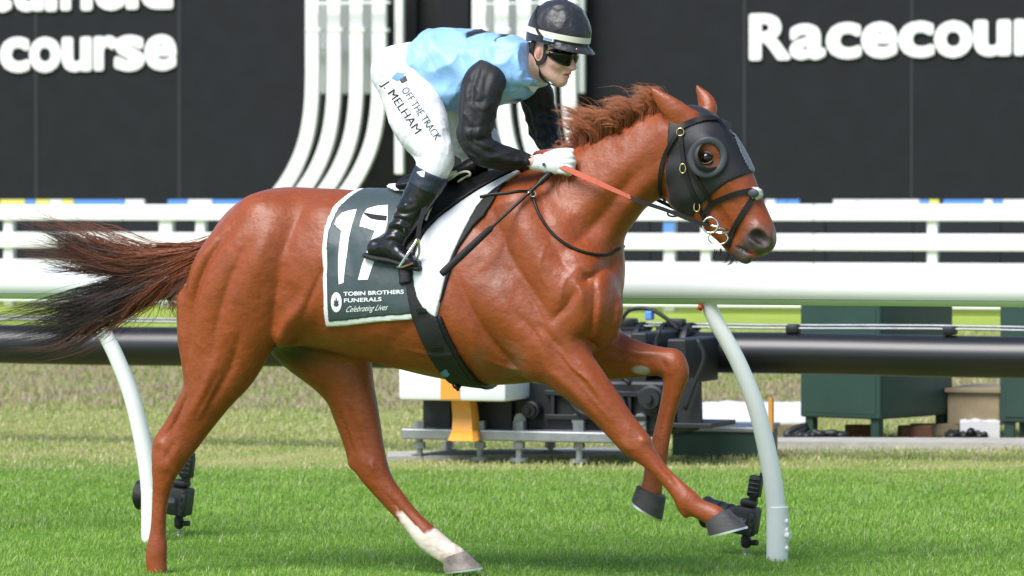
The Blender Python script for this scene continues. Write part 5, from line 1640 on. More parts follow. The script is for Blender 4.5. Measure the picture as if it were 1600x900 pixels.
def fold(V, Q, amp, freq, stretch=(1, 1, 1), seed=0.0, crease=True):
    """small cloth folds along the normals"""
    N = vnormals(V, Q)
    s = Vector((seed, seed * 1.7, seed * .3))
    d = np.empty(len(V))
    for i, p in enumerate(V):
        q = Vector((p[0] * stretch[0], p[1] * stretch[1], p[2] * stretch[2])) * freq + s
        n = mnoise.noise(q)
        d[i] = (1 - 2 * abs(n) ** .75 if crease else n) + .4 * mnoise.noise(q * 2.3)
    return V + N * (amp * (d - d.mean()))[:, None]
def vnormals(V, Q):
    fn = np.cross(V[Q[:, 2]] - V[Q[:, 0]], V[Q[:, 3]] - V[Q[:, 1]])
    N = np.zeros_like(V)
    for k in range(4):
        for a in range(3): N[:, a] += np.bincount(Q[:, k], fn[:, a], len(V))
    return N / (np.linalg.norm(N, axis=1)[:, None] + 1e-12)
def field_for(stn, h, pad=.04):
    A = np.array([s for t in stn for s in t], float); r = np.maximum(A[:, 3], A[:, 4])[:, None]
    return Field((A[:, :3] - r).min(0) - pad, (A[:, :3] + r).max(0) + pad, h)
def relief(Fd, strokes, yside=-1):
    X, Z = np.meshgrid(Fd.ax[0], Fd.ax[2], indexing='ij')
    Bm = stroke_map(X, Z, strokes).astype(np.float32)
    Y = Fd.ax[1][None, :, None]
    y0 = np.median(Fd.ax[1])
    Fd.F -= Bm[:, None, :]

# ---------------------------------------------------------------- the body itself, one continuous surface
tb = []
tb.append(([st(622, 115, 0, 36, .14), st(690, 108, 0, 44, .15), st(760, 108, 0, 44, .16), st(812, 105, 0, 34, .15), st(830, 108, 0, 24, .07)], .04))
tb.append(([st(820, 110, 0, 24, .062), [*hd(-.045, 0, -.075), .050, .052, 0], [*hd(-.015, 0, -.03), .055, .056, 0]], .03))          # neck
for s in (1, -1):
    if s > 0:
        tb.append(([st(768, 108, .16, 22, .042), st(750, 175, .22, 17, .034), st(746, 218, .23, 14, .030), st(782, 245, .185, 12, .026), st(812, 250, .148, 9, .022), st(842, 254, .125, 9.5, .022)], .02))
        tb.append(([st(626, 125, .10, 40, .075), st(652, 185, .17, 36, .07), st(680, 242, .22, 22, .048), st(660, 296, .262, 13, .030), st(626, 356, .275, 10, .026), st(618, 380, .285, 9, .026), st(640, 404, .292, 6, .026)], .03))
    else:
        tb.append(([st(818, 120, -.12, 20, .038), st(842, 172, -.185, 15, .032), st(852, 208, -.185, 13, .028), st(868, 230, -.13, 9, .022), st(880, 243, -.08, 8, .020)], .02))
        tb.append(([st(650, 125, -.10, 38, .075), st(705, 185, -.16, 34, .07), st(750, 244, -.20, 22, .048), st(730, 300, -.25, 16, .036), st(680, 372, -.28, 14, .03), st(706, 400, -.29, 9, .03)], .03))
head = [
    ([ht(-.012, 0, .052, .096, .075), ht(.010, 0, .050, .094, .075)], .03),
    ([ht(.038, 0, .035, .062, .066), ht(.045, 0, -.01, .056, .062), ht(.050, 0, -.045, .046, .052), ht(.058, 0, -.078, .034, .038), ht(.068, 0, -.098, .020, .024)], .03),
    ([ht(.002, .044, -.045, .026, .018), ht(.040, .034, -.082, .020, .016), ht(.064, .010, -.100, .016, .014)], .025),
    ([ht(.002, -.044, -.045, .026, .018), ht(.040, -.034, -.082, .020, .016), ht(.064, -.010, -.100, .016, .014)], .025),
    ([ht(.090, 0, .020, .010, .009), ht(.108, 0, -.008, .011, .010), ht(.126, 0, -.030, .011, .011), ht(.112, 0, -.038, .009, .012)], .014),
    ([ht(.108, .011, -.034, .008, .007), ht(.102, .012, -.033, .008, .007)], .008), ([ht(.108, -.011, -.034, .008, .007), ht(.102, -.012, -.033, .008, .007)], .008),
    ([ht(.095, -.017, -.060, .006, .006), ht(.106, 0, -.057, .0075, .008), ht(.095, .017, -.060, .006, .006)], .010),
    ([ht(.092, -.015, -.072, .006, .006), ht(.102, 0, -.073, .0075, .008), ht(.092, .015, -.072, .006, .006)], .010),
    ([ht(.080, 0, -.094, .014, .016), ht(.084, 0, -.097, .012, .014)], .02),
    ([ht(.062, -.044, -.022, .020, .018), ht(.070, -.038, -.030, .018, .016)], .02), ([ht(.062, .044, -.022, .020, .018), ht(.070, .038, -.030, .018, .016)], .02),
]
JF = field_for([t for t, _ in tb] + [t for t, _ in head], .0045)
for t, k in tb: JF.tube(t, k=k, steps=4)
for t, k in head: JF.tube(t, k=k, steps=3)
JF.tube([ht(.104, -.024, -.0670, .0016, .014), ht(.114, 0, -.0652, .0018, .014), ht(.104, .024, -.0670, .0016, .014)], k=.003, cut=True)
for s in (1, -1):   # ears
    JF.tube([ht(-.012, -.077 * s, .020, .010, .006), ht(-.014, -.079 * s, .002, .012, .006), ht(-.010, -.076 * s, -.016, .008, .005)], k=.006)
V, Q = JF.mesh(smooth=2)
jb = part("body", V, Q, M_skin, jock)
ca = jb.data.color_attributes.new("coat", 'FLOAT_COLOR', 'POINT'); cc = np.ones((len(V), 4), np.float32)
cc[:, :3] = (0.66, 0.40, 0.32)
L = (V - HO) @ HR / FS
def jmask(c, r): return np.clip(1 - np.linalg.norm((L - np.array(c)) / np.array(r), axis=1), 0, 1)[:, None]
for c, r, colr, w in (((.104, 0, -.065), (.030, .030, .015), (.50, .13, .11), 2.0), ((.066, -.05, -.03), (.05, .05, .05), (.62, .27, .20), .7), ((.115, 0, -.025), (.03, .03, .03), (.62, .28, .21), .6), ((-.012, -.08, 0), (.03, .03, .03), (.60, .26, .19), .8)):
    m_ = np.clip(jmask(c, r) * w, 0, 1); cc[:, :3] = cc[:, :3] * (1 - m_) + np.array(colr) * m_
ca.data.foreach_set("color", cc.ravel())

# ---------------------------------------------------------------- breeches
bt = [
    ([st(628, 112, 0, 42, .165), st(668, 108, 0, 44, .155)], .04),
    ([st(630, 116, .09, 44, .095), st(643, 150, .14, 48, .09), st(657, 195, .185, 44, .082), st(675, 230, .215, 33, .068), st(681, 250, .230, 29, .063), st(672, 272, .250, 25, .057), st(664, 288, .258, 20, .048)], .05),
    ([st(648, 116, -.09, 44, .095), st(690, 158, -.14, 47, .088), st(728, 204, -.18, 41, .078), st(752, 236, -.20, 34, .066), st(752, 262, -.21, 27, .056)], .05),
]
BF = field_for([t for t, _ in bt], .005)
for t, k in bt: BF.tube(t, k=k, steps=5)
bs = []
def ju(pts, l=.2): return [hp(x, y, l)[[0, 2]] for x, y in pts]
for pts, w, a in ((((592, 122), (615, 130), (640, 128)), .012, -4), (((590, 136), (612, 142), (636, 138)), .014, 3), (((596, 152), (620, 152), (650, 144)), .012, -4),
                  (((655, 165), (662, 200), (660, 235)), .02, -4), (((690, 175), (694, 205), (688, 235)), .016, 4), (((676, 180), (680, 215), (676, 245)), .014, -5),
                  (((640, 235), (662, 246), (684, 250)), .010, -5), (((646, 226), (668, 236), (694, 234)), .012, 4), (((650, 246), (668, 256), (686, 262)), .010, 4), (((620, 100), (612, 120), (606, 140)), .02, 3),
                  (((612, 180), (630, 196), (650, 200)), .012, -3), (((724, 200), (732, 225), (728, 250)), .014, -4), (((740, 215), (748, 235)), .012, 4)):
    bs.append((ju(pts), w, a * mm))
relief(BF, bs)
V, Q = BF.mesh(smooth=2); V = fold(V, Q, .0035, 11, (1, .7, .6), 3.1)
part("breeches", V, Q, M_breech, jock); SURF["breeches"] = (V, Q)
# elastic cuff at the knee
BB = BVHTree.FromPolygons([Vector(p) for p in V], Q.tolist())
M_ink = mat("black_ink", (0.012, 0.012, 0.014), rough=.6); M_inkn = mat("navy_ink", (0.02, 0.03, 0.06), rough=.6)
text_px("printed_name", "J. MELHAM", (596, 131), np.array((53, 79)), np.array((10.5, -7.0)), BB, .0018, M_ink, jock, .0, maxlen=4)
text_px("printed_name", "OFF THE TRACK", (627, 141), np.array((53, 79)), np.array((9.5, -6.3)), BB, .0018, M_inkn, jock, .0, maxlen=4)
for poly, m in (([(612, 122), (620, 113), (632, 114), (630, 122), (621, 127)], M_blue), ([(624, 124), (634, 118), (637, 126), (628, 131)], M_ink), ([(626, 125), (631, 123), (631, 127)], M_orange)):
    print_px("printed_emblem", poly, [tuple(range(len(poly)))], BB, .0016, m, jock, 4)

# ---------------------------------------------------------------- silks: body of the shirt
tt_ = [([st(655, 104, 0, 55, .178), st(690, 106, 0, 62, .188), st(735, 108, 0, 62, .195), st(780, 108, 0, 56, .19), st(812, 104, 0, 42, .165), st(834, 100, 0, 30, .10)], .03),
       ([st(780, 100, .12, 36, .07), st(806, 108, .13, 36, .06)], .06), ([st(800, 105, -.12, 36, .07), st(826, 118, -.12, 36, .06)], .06),
       ([st(668, 140, .05, 28, .13), st(710, 148, .05, 24, .13)], .05)]
TF = field_for([t for t, _ in tt_], .005)
for t, k in tt_: TF.tube(t, k=k, steps=5)
ss = []
for pts, w, a in ((((650, 70), (670, 95), (690, 130), (700, 160)), .03, -8), (((665, 60), (690, 85), (715, 120)), .025, 7), (((645, 100), (660, 130), (680, 155)), .02, 7), (((640, 120), (652, 140), (668, 160)), .014, -6),
                  (((690, 60), (720, 70), (745, 66)), .02, -6), (((700, 75), (722, 95), (728, 120)), .02, -6), (((715, 60), (735, 90)), .018, 6), (((750, 60), (770, 75), (790, 78)), .02, -7), (((770, 55), (790, 66), (815, 64)), .016, 6),
                  (((790, 90), (800, 115), (796, 140)), .02, -9), (((806, 85), (814, 110), (810, 135)), .016, 8), (((820, 85), (828, 105), (826, 125)), .012, -6), (((780, 140), (805, 135), (835, 128)), .012, -6), (((785, 155), (810, 148), (838, 140)), .012, 6),
                  (((690, 150), (710, 145), (722, 130)), .02, 6), (((660, 48), (668, 60), (690, 56)), .014, 5)):
    ss.append((ju(pts), w, a * mm))
relief(TF, ss)
# clip to hem and collar
X, Z = np.meshgrid(TF.ax[0], TF.ax[2], indexing='ij')
hem = [hp(x, y, .16)[[0, 2]] for x, y in ((647, 20), (641, 50), (634, 74), (634, 100), (640, 125), (652, 148), (666, 164), (690, 172), (720, 176), (760, 178), (800, 180), (830, 158), (832, 140), (830, 126), (818, 122), (814, 92), (808, 64), (806, 20))]
TF.F = np.maximum(TF.F, poly_sdf(X, Z, hem)[:, None, :].astype(np.float32))
V, Q = TF.mesh(smooth=3); V = fold(V, Q, .008, 10, (1.1, .8, .8), 7.7)
shirt = part("silk_shirt", V, Q, M_silk, jock)
ca = shirt.data.color_attributes.new("coat", 'FLOAT_COLOR', 'POINT'); cc = np.ones((len(V), 4), np.float32)
cc[:, :3] = (0.29, 0.52, 0.90)
def inpoly(V, poly, l):
    P = [hp(x, y, l)[[0, 2]] for x, y in poly]
    return poly_sdf(V[:, 0][:, None], V[:, 2][:, None], P)[:, 0]
blk = np.clip(.5 - inpoly(V, [(722, 30), (726, 52), (732, 60), (742, 54), (756, 50), (768, 50), (776, 56), (784, 70), (783, 52), (772, 30)], .10) / .006, 0, 1)
blk = np.maximum(blk, np.clip(.5 - inpoly(V, [(776, 176), (780, 158), (800, 152), (822, 138), (838, 126), (845, 130), (828, 146), (806, 160), (786, 178)], .12) / .006, 0, 1))
blk = np.maximum(blk, np.clip(.5 - inpoly(V, [(770, 182), (786, 168), (812, 166), (836, 150), (846, 160), (800, 190)], .12) / .006, 0, 1))
cc[:, :3] = cc[:, :3] * (1 - blk[:, None]) + np.array((.012, .012, .014)) * blk[:, None]
ca.data.foreach_set("color", cc.ravel())
# white collar
mb = MB(); c0 = (np.array(hd(-.045, 0, -.072)) + np.array(st(826, 108, 0, 1, 1)[:3])) / 2
ax_ = np.array(hd(-.02, 0, -.04)) - np.array(st(815, 112, 0, 1, 1)[:3]); ax_ /= np.linalg.norm(ax_)
mb.tube([c0 - ax_ * .03, c0 - ax_ * .01, c0 + ax_ * .012, c0 + ax_ * .016], [.080, .070, .062, .056], 28, caps=False, flat=(1, 1)); o = autosmooth(mb.part("collar", M_breech, jock), 60)
# ---------------------------------------------------------------- sleeves
def sleeve(stn, strokes, yl, seed):
    stn = [r_[:3] + [r_[3] * .93, r_[4] * .93] + r_[5:] for r_ in stn]
    f = field_for([stn], .0042); f.tube(stn, k=.01, steps=6)
    relief(f, [(ju(p, yl), w * 1.2, a * .5 * mm) for p, w, a in strokes])
    V, Q = f.mesh(smooth=1)
    S = crom(np.array(stn)[:, :5], 8); P = S[:, :3]
    arc = np.concatenate([[0], np.cumsum(np.linalg.norm(np.diff(P, axis=0), axis=1))])
    D = ((V[:, None, :] - P[None]) ** 2).sum(2); ix = D.argmin(1)
    T = np.gradient(P, axis=0); T /= np.linalg.norm(T, axis=1)[:, None]
    r = V - P[ix]; s_ = arc[ix] + (r * T[ix]).sum(1)
    up = np.array([0, -1, 0]); e1 = up - T[ix] * (T[ix] @ up)[:, None]; e1 /= np.linalg.norm(e1, axis=1)[:, None]; e2 = np.cross(T[ix], e1)
    ph = np.arctan2((r * e2).sum(1), (r * e1).sum(1))
    N = vnormals(V, Q); d = np.empty(len(V)); el = arc[-1] * .55
    for i, (a, b) in enumerate(zip(s_, ph)):
        c, q = math.cos(b), math.sin(b)
        n1 = mnoise.noise(Vector((a * 16 + .55 * b + seed, c * .9, q * .9)))       # slanting creases round the arm
        n2 = mnoise.noise(Vector((a * 5 + seed * 2, c * 2.2, q * 2.2)))            # long folds
        n3 = mnoise.noise(Vector((a * 34 - .8 * b + seed, c * 1.6, q * 1.6)))
        w = .55 + .9 * math.exp(-((a - el) / .07) ** 2) + .5 * math.exp(-((a - arc[-1]) / .04) ** 2)
        d[i] = w * (.0105 * (.55 - abs(n1) ** .7) + .003 * (.5 - abs(n3))) + .009 * n2
    d = (d - d.mean()) * np.clip((s_ - .01) / .07, .15, 1)
    V = V + N * d[:, None]
    return part("sleeve", V, Q, M_sleeve, jock)
sleeve([st(764, 112, .165, 30, .058), st(756, 130, .20, 37, .062), st(750, 160, .225, 35, .060), st(744, 192, .235, 31, .056), st(742, 218, .235, 28, .053), st(758, 236, .22, 25, .049), st(785, 245, .185, 21, .043), st(810, 250, .15, 15.5, .034), st(823, 252, .135, 12.5, .029)],
       [(((770, 150), (760, 160), (742, 158)), .012, -8), (((780, 158), (766, 170), (748, 168)), .010, 7), (((738, 120), (745, 150), (752, 172)), .016, -6), (((728, 130), (732, 165), (736, 195)), .016, 6),
        (((768, 195), (750, 200), (728, 196)), .010, -8), (((764, 206), (746, 210), (726, 206)), .010, 7), (((770, 214), (752, 220), (732, 220)), .009, -7), (((760, 225), (785, 236), (808, 240)), .010, -5),
        (((750, 240), (775, 252), (800, 256)), .010, 5), (((806, 240), (804, 252), (802, 262)), .008, 5), (((812, 240), (811, 252), (810, 262)), .006, -5), (((760, 105), (775, 120), (782, 140)), .018, 6), (((745, 105), (760, 130), (768, 150)), .014, -5)], .22, 1.3)
sleeve([st(826, 128, -.13, 30, .05), st(838, 150, -.17, 30, .055), st(845, 180, -.20, 26, .052), st(852, 206, -.19, 24, .048), st(862, 224, -.15, 18, .038), st(873, 236, -.11, 12.5, .028)],
       [(((866, 150), (850, 175), (834, 195)), .012, -7), (((870, 165), (856, 190), (840, 210)), .012, 6), (((872, 190), (856, 208), (842, 222)), .010, -6), (((872, 205), (860, 220)), .009, 6)], -.15, 5.1)

# ---------------------------------------------------------------- gloves: palm, four curled fingers and thumb
def glove(ox, oy, l0, s):
    """hand closed round the rein, thumb uppermost; s=+1 back of the hand towards the viewer"""
    def q(x, y, l, r, b=None): return st(ox + x, oy + y, l0 + l * s, r, b if b else r * H.scale(ox))
    parts = [([q(-22, -1, 0, 11, .028), q(-8, 0, .005, 14.5, .026), q(8, 0, .008, 16, .022), q(16, 0, .006, 14, .018)], .012)]
    for i, (yk, L_) in enumerate(((-11, 1.0), (-3, 1.08), (5, 1.0), (12.5, .82))):
        r = (5.6, 5.8, 5.4, 4.8)[i]
        parts.append(([q(13, yk * .9, .012, r), q(13 + 14 * L_, yk, .008, r), q(13 + 19 * L_, yk + 2, -.012, r * .96), q(13 + 13 * L_, yk + 3, -.030, r * .92), q(8, yk + 2, -.034, r * .8)], .004))
    parts.append(([q(-8, -12, .006, 6.2), q(8, -18, .004, 5.8), q(22, -20, -.002, 5.2), q(32, -20.5, -.006, 3.8)], .008))
    parts.append(([q(-26, -1, 0, 12.5, .031), q(-20, -1, 0, 13, .032)], .006))
    f = field_for([p for p, _ in parts], .003, .02)
    for p, k in parts: f.tube(p, k=k, steps=4)
    V, Q = f.mesh(smooth=1)
    o = part("glove", V, Q, M_glove, jock)
    c = np.array(hp(ox - 12, oy + 1, l0 + .034 * s)); mb = MB(); mb.tube([c, c + np.array([0, -.004 * s, 0])], .006, 10); autosmooth(mb.part("wrist_button", M_inkn, o), 40)
    return o
glove(862, 256, .120, 1)
glove(884, 246, -.075, -1)

# ---------------------------------------------------------------- boots
def boot(dx, l0, s):
    def q(x, y, l, r, b): return st(x + dx, y, l0 + s * l, r, b)
    shaft = [q(672, 276, -.02, 29, .060), q(656, 306, -.01, 26, .055), q(640, 334, 0, 22.5, .049), q(624, 362, .005, 20, .045), q(612, 380, .01, 18, .042)]
    foot = [q(588, 388, .01, 15.5, .036), q(606, 388, .012, 19, .040), q(628, 398, .018, 14, .043), q(644, 408, .022, 10, .041), q(652, 413, .022, 7.5, .035)]
    f = field_for([shaft, foot], .0045); f.tube(shaft, k=.02, steps=5); f.tube(foot, k=.025, steps=5)
    if s > 0:
        relief(f, [(ju(p, .3), w, a * mm) for p, w, a in ((((600, 362), (622, 358), (634, 366)), .010, -7), (((602, 352), (624, 350), (638, 356)), .010, 6), (((606, 344), (628, 342), (640, 350)), .009, -7), (((598, 372), (618, 370), (630, 376)), .010, 6),
            (((616, 330), (634, 334), (648, 330)), .010, -5), (((612, 322), (630, 322), (645, 314)), .012, 5), (((626, 380), (640, 394), (652, 402)), .010, -5), (((628, 312), (646, 320)), .010, -4), (((590, 380), (604, 378)), .010, -4), (((634, 338), (644, 352)), .012, -5))])
    Xb, Zb = np.meshgrid(f.ax[0], f.ax[2], indexing='ij')
    a, b_ = hp(640 + dx, 252, l0)[[0, 2]], hp(700 + dx, 284, l0)[[0, 2]]
    e = (b_ - a) / np.linalg.norm(b_ - a); nrm = np.array([-e[1], e[0]])
    cutp = (Xb - a[0]) * nrm[0] + (Zb - a[1]) * nrm[1]
    f.F = np.maximum(f.F, cutp[:, None, :].astype(np.float32))
    V, Q = f.mesh(smooth=2); V = fold(V, Q, .0018, 24, (1, 1, 1), 2.2) if s > 0 else V
    fc = V[Q].mean(1); a2, b2 = hp(630 + dx, 276, l0)[[0, 2]], hp(690 + dx, 308, l0)[[0, 2]]
    e = (b2 - a2) / np.linalg.norm(b2 - a2); n2 = np.array([-e[1], e[0]])
    top = (fc[:, 0] - a2[0]) * n2[0] + (fc[:, 2] - a2[1]) * n2[1] > 0
    o = part("boot", V, Q, [M_boot, M_cuffn], jock)
    o.data.polygons.foreach_set("material_index", top.astype(np.int32))
    SURF["boot%d" % s] = (V, Q)
    sole = [q(572, 399, .01, 4.5, .030), q(590, 404, .012, 5.5, .037), q(615, 408, .016, 5.5, .038), q(640, 416, .022, 5.5, .041), q(656, 420, .022, 4.5, .034)]
    f = field_for([sole], .004, .02); f.tube(sole, k=.01, steps=4); V, Q = f.mesh(); part("sole", V, Q, M_web, o)
    return o
nb = boot(0, .275, 1)
boot(70, -.285, -1)
BTB = BVHTree.FromPolygons([Vector(p) for p in SURF["boot1"][0]], SURF["boot1"][1].tolist())
ck = [(651, 269), (655, 268), (660, 272), (661, 267), (664, 268), (663, 277), (658, 276)]
print_px("cuff_mark", ck, [tuple(range(len(ck)))], BTB, .0015, M_print, nb, 4)

# ---------------------------------------------------------------- helmet
def lathe_helm():
    """shell: ellipsoid dome cut along a tilted rim, with a short peak"""
    n, m_ = 56, 22; V, F = [], []
    for j in range(m_ + 1):
        ph = math.pi / 2 * (1 - j / m_)
        for i in range(n):
            a = 2 * math.pi * i / n
            w = 1.0
            x = .126 * math.cos(ph) * math.cos(a); y = .100 * math.cos(ph) * math.sin(a); z = .125 * math.sin(ph) ** .92
            if x > 0: x *= 1.0
            p = Vector((x, y, z))
            q = .0025 * mnoise.noise(p * 38) + .0035 * max(0, mnoise.noise(p * 17))
            p = p * (1 + q / .12)
            V.append((p.x, p.y, p.z))
    for j in range(m_):
        for i in range(n): F.append((j * n + i, j * n + (i + 1) % n, (j + 1) * n + (i + 1) % n, (j + 1) * n + i))
    b0 = m_ * n
    for k, (z, s) in enumerate(((-.018, 1.0), (-.036, .975), (-.036, .90))):
        for i in range(n):
            a = 2 * math.pi * i / n
            V.append((.126 * s * math.cos(a), .100 * s * math.sin(a), z - (.014 if math.cos(a) < -.3 else 0) * (k > 0) * min(1, (-math.cos(a) - .3) * 2)))
    for j in range(m_, m_ + 3):
        for i in range(n): F.append((j * n + i, j * n + (i + 1) % n, (j + 1) * n + (i + 1) % n, (j + 1) * n + i))
    return np.array(V), F
HC = np.array([-.004, 0, .075])
def hel(V): return np.array([hh_(*(HC + np.array(v))) for v in V])
V, F = lathe_helm(); helm = autosmooth(part("helmet", hel(V), F, M_helm, jock), 70)
n = 56; V, F = [], []
for k, (z, r) in enumerate(((-.013, 1.012), (-.013, 1.026), (.008, 1.024), (.008, 1.008))):
    for i in range(n):
        a = 2 * math.pi * i / n; V.append((.126 * r * math.cos(a), .100 * r * math.sin(a), z))
for k in range(4):
    for i in range(n): F.append((k * n + i, k * n + (i + 1) % n, ((k + 1) % 4) * n + (i + 1) % n, ((k + 1) % 4) * n + i))
autosmooth(part("cream_band", hel(V), F, M_helmband, helm), 40)
V, F = [], []   # peak
for i in range(25):
    a = math.radians(-72 + 144 * i / 24); w = math.cos(a * 1.2) ** .6 if abs(a * 1.2) < math.pi / 2 else 0
    for (ex, z) in ((0, -.022), (.036 * w, -.040 - .004 * w), (.036 * w, -.044 - .004 * w), (0, -.030)):
        V.append(((.124 + ex) * math.cos(a), (.099 + ex * .6) * math.sin(a), z))
for i in range(24):
    for k in range(4): F.append((i * 4 + k, i * 4 + (k + 1) % 4, i * 4 + 4 + (k + 1) % 4, i * 4 + 4 + k))
F += [(0, 1, 2, 3), (99, 98, 97, 96)]
autosmooth(part("peak", hel(V), F, M_helm, helm), 50)
mb = MB(); bm = bmesh.new(); bmesh.ops.create_uvsphere(bm, u_segments=14, v_segments=8, radius=1)
for v in bm.verts: v.co = Vector((v.co.x * .013, v.co.y * .013, v.co.z * .005 + .124))
mb.bm(bm); mb.V = [tuple(p) for p in hel(mb.V)]; mb.part("button", M_helm, helm, smooth=True)
mb = MB()   # elastic of the goggles over the helmet side, both sides
for s in (1, -1):
    P = [HC + np.array([.126 * math.cos(a) * r, -s * .100 * math.sin(a) * r, z]) for a, r, z in ((math.radians(50), 1.0, -.05), (math.radians(75), 1.03, -.03), (math.radians(96), 1.04, -.004), (math.radians(112), 1.0, .03), (math.radians(125), .93, .062), (math.radians(135), .80, .088))]
    P = crom([hh_(*p) for p in P], 4); N_ = [Vector(HR @ np.array([-.3, -s, .25])) for _ in P]
    mb = MB(); mb.strap([Vector(p) for p in P], .010, .003, N_); autosmooth(mb.part("goggle_strap", M_web, helm), 50)
mb = MB(); c = HC + np.array([.035, -.100, -.018]); mb.box((c[0] - .022, c[1] - .005, c[2] - .0065), (c[0] + .022, c[1] + .004, c[2] + .0065), .001); mb.V = [tuple(hh_(*v)) for v in mb.V]; mb.part("side_label", M_print, helm)
mb = MB(); c = HC + np.array([.035, -.1055, -.018]); mb.box((c[0] - .019, c[1] - .001, c[2] - .003), (c[0] + .018, c[1] + .001, c[2] + .004)); mb.V = [tuple(hh_(*v)) for v in mb.V]; mb.part("side_label_print", M_blue, helm)
# harness: pad round the ear and chin strap
for s in (1, -1):
    pts = [hd(*p) for p in ((-.045, -s * .080, .045), (-.048, -s * .082, .010), (-.036, -s * .080, -.020), (-.012, -s * .078, -.040), (.012, -s * .075, -.030), (.022, -s * .075, 0), (.020, -s * .080, .045))]
    mb = MB(); mb.strap([Vector(p) for p in crom(pts, 4)], .016, .007, Vector(HR @ np.array([.1, -s, 0]))); autosmooth(mb.part("ear_harness", M_web, helm), 50)
    pts = [hd(*p) for p in ((-.008, -s * .077, -.036), (-.004, -s * .070, -.060), (.006, -s * .058, -.090), (.022, -s * .036, -.112), (.036, -s * .006, -.122), (.038, 0, -.123))]
    mb = MB(); mb.strap([Vector(p) for p in crom(pts, 4)], .013, .004, [Vector(HR @ np.array([-.1, -s * (1 - i / 20), -.15 - i / 22])) for i in range(21)]); autosmooth(mb.part("chin_strap", M_web, helm), 50)
# goggles
gst = []
GFp = [ht(.030, -.078, .010, .006, .004), ht(.058, -.074, .008, .010, .006), ht(.086, -.054, .004, .012, .008), ht(.104, -.024, .004, .012, .010), ht(.110, 0, .010, .012, .010), ht(.104, .024, .004, .012, .010), ht(.086, .054, .004, .012, .008), ht(.058, .074, .008, .010, .006), ht(.030, .078, .010, .006, .004)]
n, m_ = 40, 10; V, F = [], []
for i in range(n + 1):
    u = -1 + 2 * i / n; a = u * 1.25
    cx, cy = .012 + .098 * math.cos(a) ** .8, -.082 * math.sin(a)
    hh = .034 * (1 - abs(u) ** 3.2 * .62) * (1 - .42 * math.exp(-(u / .11) ** 2)); zc = .006 + .006 * abs(u) + .008 * math.exp(-(u / .12) ** 2)
    nx_, ny_ = math.cos(a), -math.sin(a)
    for j in range(m_ + 1):
        v = -1 + 2 * j / m_; bul = .009 * (1 - v * v) * (1 - .5 * math.exp(-(u / .10) ** 2))
        V.append(hd(cx + nx_ * bul, cy + ny_ * bul, zc + hh * v))
k = len(V)
for i in range(n + 1):
    for j in range(m_ + 1):
        V.append(V[i * (m_ + 1) + j] - HR @ np.array([.012, 0, 0]))
for i in range(n):
    for j in range(m_):
        q = i * (m_ + 1) + j; F += [(q, q + 1, q + m_ + 2, q + m_ + 1), (q + k, q + m_ + 1 + k, q + m_ + 2 + k, q + 1 + k)]
    for j in (0, m_):
        q = i * (m_ + 1) + j; F.append((q, q + m_ + 1, q + m_ + 1 + k, q + k))
gog = fix_normals(part("goggles", np.array(V), F, M_gog, jock))
mb = MB(); pts = [V[i * (m_ + 1)] for i in range(n + 1)]; mb.tube(pts, .003, 6); pts2 = [V[i * (m_ + 1) + m_] for i in range(n + 1)]; mb.tube(pts2, .003, 6); mb.part("goggle_rim", M_web, gog, smooth=True)
mb = MB(); c = np.array([.040, -.086, .014]); mb.box(c - np.array([.008, .003, .006]), c + np.array([.008, .003, .006]), .001); mb.V = [tuple(hd(*v)) for v in mb.V]; mb.part("goggle_clip", M_brass, gog)
pts = [hh_(.118 + .012 * math.cos(a * 1.2), -.055 * math.sin(a), .042 - .003 * math.cos(a)) for a in np.linspace(-1.1, 1.1, 14)]
mb = MB(); mb.tube(pts, .0035, 7); mb.part("spare_goggle_rim", M_brass, helm, smooth=True)
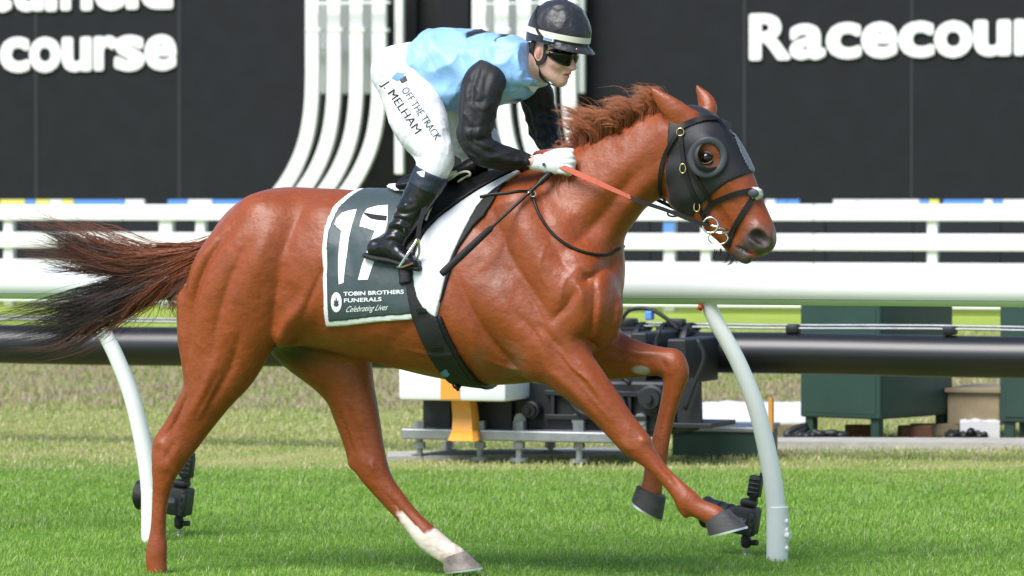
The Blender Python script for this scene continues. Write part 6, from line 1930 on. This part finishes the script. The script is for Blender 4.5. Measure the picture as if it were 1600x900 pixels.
# ================================================================= GRASS
def blades(n, z0, z1, hmin, hmax, wmin, wmax, colA, colB, colC, pC, seed, name, label, clump=1.0):
    rg = np.random.default_rng(seed)
    # uniform over the trapezoid of ground between two distances
    u = rg.random(n); Y = np.sqrt(z0 * z0 + u * (z1 * z1 - z0 * z0)); X = (rg.random(n) * 2 - 1) * (Y * .1300 + .85)
    ph = np.sin(X * 5.1 + 1.3 * np.sin(Y * 3.7)) * np.sin(Y * 4.3 + 1.1 * np.sin(X * 2.9))
    ph2 = np.sin(X * 17 + 2 * np.sin(Y * 11)) * np.sin(Y * 15 + 2 * np.sin(X * 9))
    hgt = (hmin + (hmax - hmin) * rg.random(n) ** 1.3) * (1 + clump * (.22 * ph + .25 * ph2))
    wd = wmin + (wmax - wmin) * rg.random(n)
    az = rg.random(n) * 2 * math.pi; lean = hgt * (.25 + .75 * rg.random(n))
    lx, ly = np.cos(az) * lean, np.sin(az) * lean
    sx, sy = -np.sin(az + rg.normal(0, .8, n)) * wd / 2, np.cos(az) * wd / 2
    b = np.stack([X, Y, np.full(n, -.012)], 1)
    o = np.zeros((n, 5, 3))
    S = np.stack([sx, sy, np.zeros(n)], 1); Ln = np.stack([lx, ly, np.zeros(n)], 1); Up = np.zeros((n, 3)); Up[:, 2] = hgt
    o[:, 0] = b - S; o[:, 1] = b + S
    o[:, 2] = b + Ln * .30 + Up * .62 + S * .75; o[:, 3] = b + Ln * .30 + Up * .62 - S * .75
    o[:, 4] = b + Ln + Up
    V = o.reshape(-1, 3); k = np.arange(n)[:, None] * 5
    F = np.concatenate([k + np.array([[0, 1, 2]]), k + np.array([[0, 2, 3]]), k + np.array([[3, 2, 4]])], 0)
    me = mesh_np(name, V, F, M_blade, True)
    t = np.clip(.5 + .28 * ph + .3 * rg.normal(0, 1, n), 0, 1)[:, None]
    c = np.array(colA) * (1 - t) + np.array(colB) * t
    dry = (rg.random(n) < pC * (1 + .8 * ph2))[:, None]
    c = np.where(dry, np.array(colC) * (.7 + .6 * rg.random(n))[:, None], c)
    C = np.ones((n, 5, 4), np.float32); C[:, :, :3] = c[:, None, :]
    a = me.color_attributes.new("coat", 'FLOAT_COLOR', 'POINT'); a.data.foreach_set("color", C.ravel())
    ob = bpy.data.objects.new(name, me); put(ob)
    return tag(ob, label, "grass", kind="stuff")
def blade_material():
    m = bpy.data.materials.new("grass_blade"); m.use_nodes = True
    n, L = m.node_tree.nodes, m.node_tree.links
    b = n["Principled BSDF"]; b.inputs["Roughness"].default_value = .5; b.inputs["Specular IOR Level"].default_value = .3
    at = n.new("ShaderNodeAttribute"); at.attribute_name = "coat"
    L.new(at.outputs["Color"], b.inputs["Base Color"])
    tr = n.new("ShaderNodeBsdfTranslucent"); L.new(at.outputs["Color"], tr.inputs["Color"])
    mx = n.new("ShaderNodeMixShader"); mx.inputs[0].default_value = .35
    L.new(b.outputs[0], mx.inputs[1]); L.new(tr.outputs[0], mx.inputs[2])
    L.new(mx.outputs[0], n["Material Output"].inputs["Surface"])
    return m
M_blade = blade_material()
blades(500000, 14.35, 21.3, .012, .036, .0022, .0042, (.20, .37, .045), (.34, .53, .10), (.52, .55, .30), .09, 101, "turf_grass", "short bright green turf of the track under the horse")
blades(125000, 20.0, 28.5, .008, .030, .003, .007, (.26, .38, .07), (.47, .51, .17), (.62, .55, .33), .35, 102, "rough_grass", "paler dry grass strip between the track and the machine")
blades(60000, 27.5, 46.0, .015, .060, .006, .014, (.20, .29, .06), (.42, .44, .14), (.48, .38, .26), .40, 103, "bank_grass", "patchy worn grass on the far side of the black pipe")
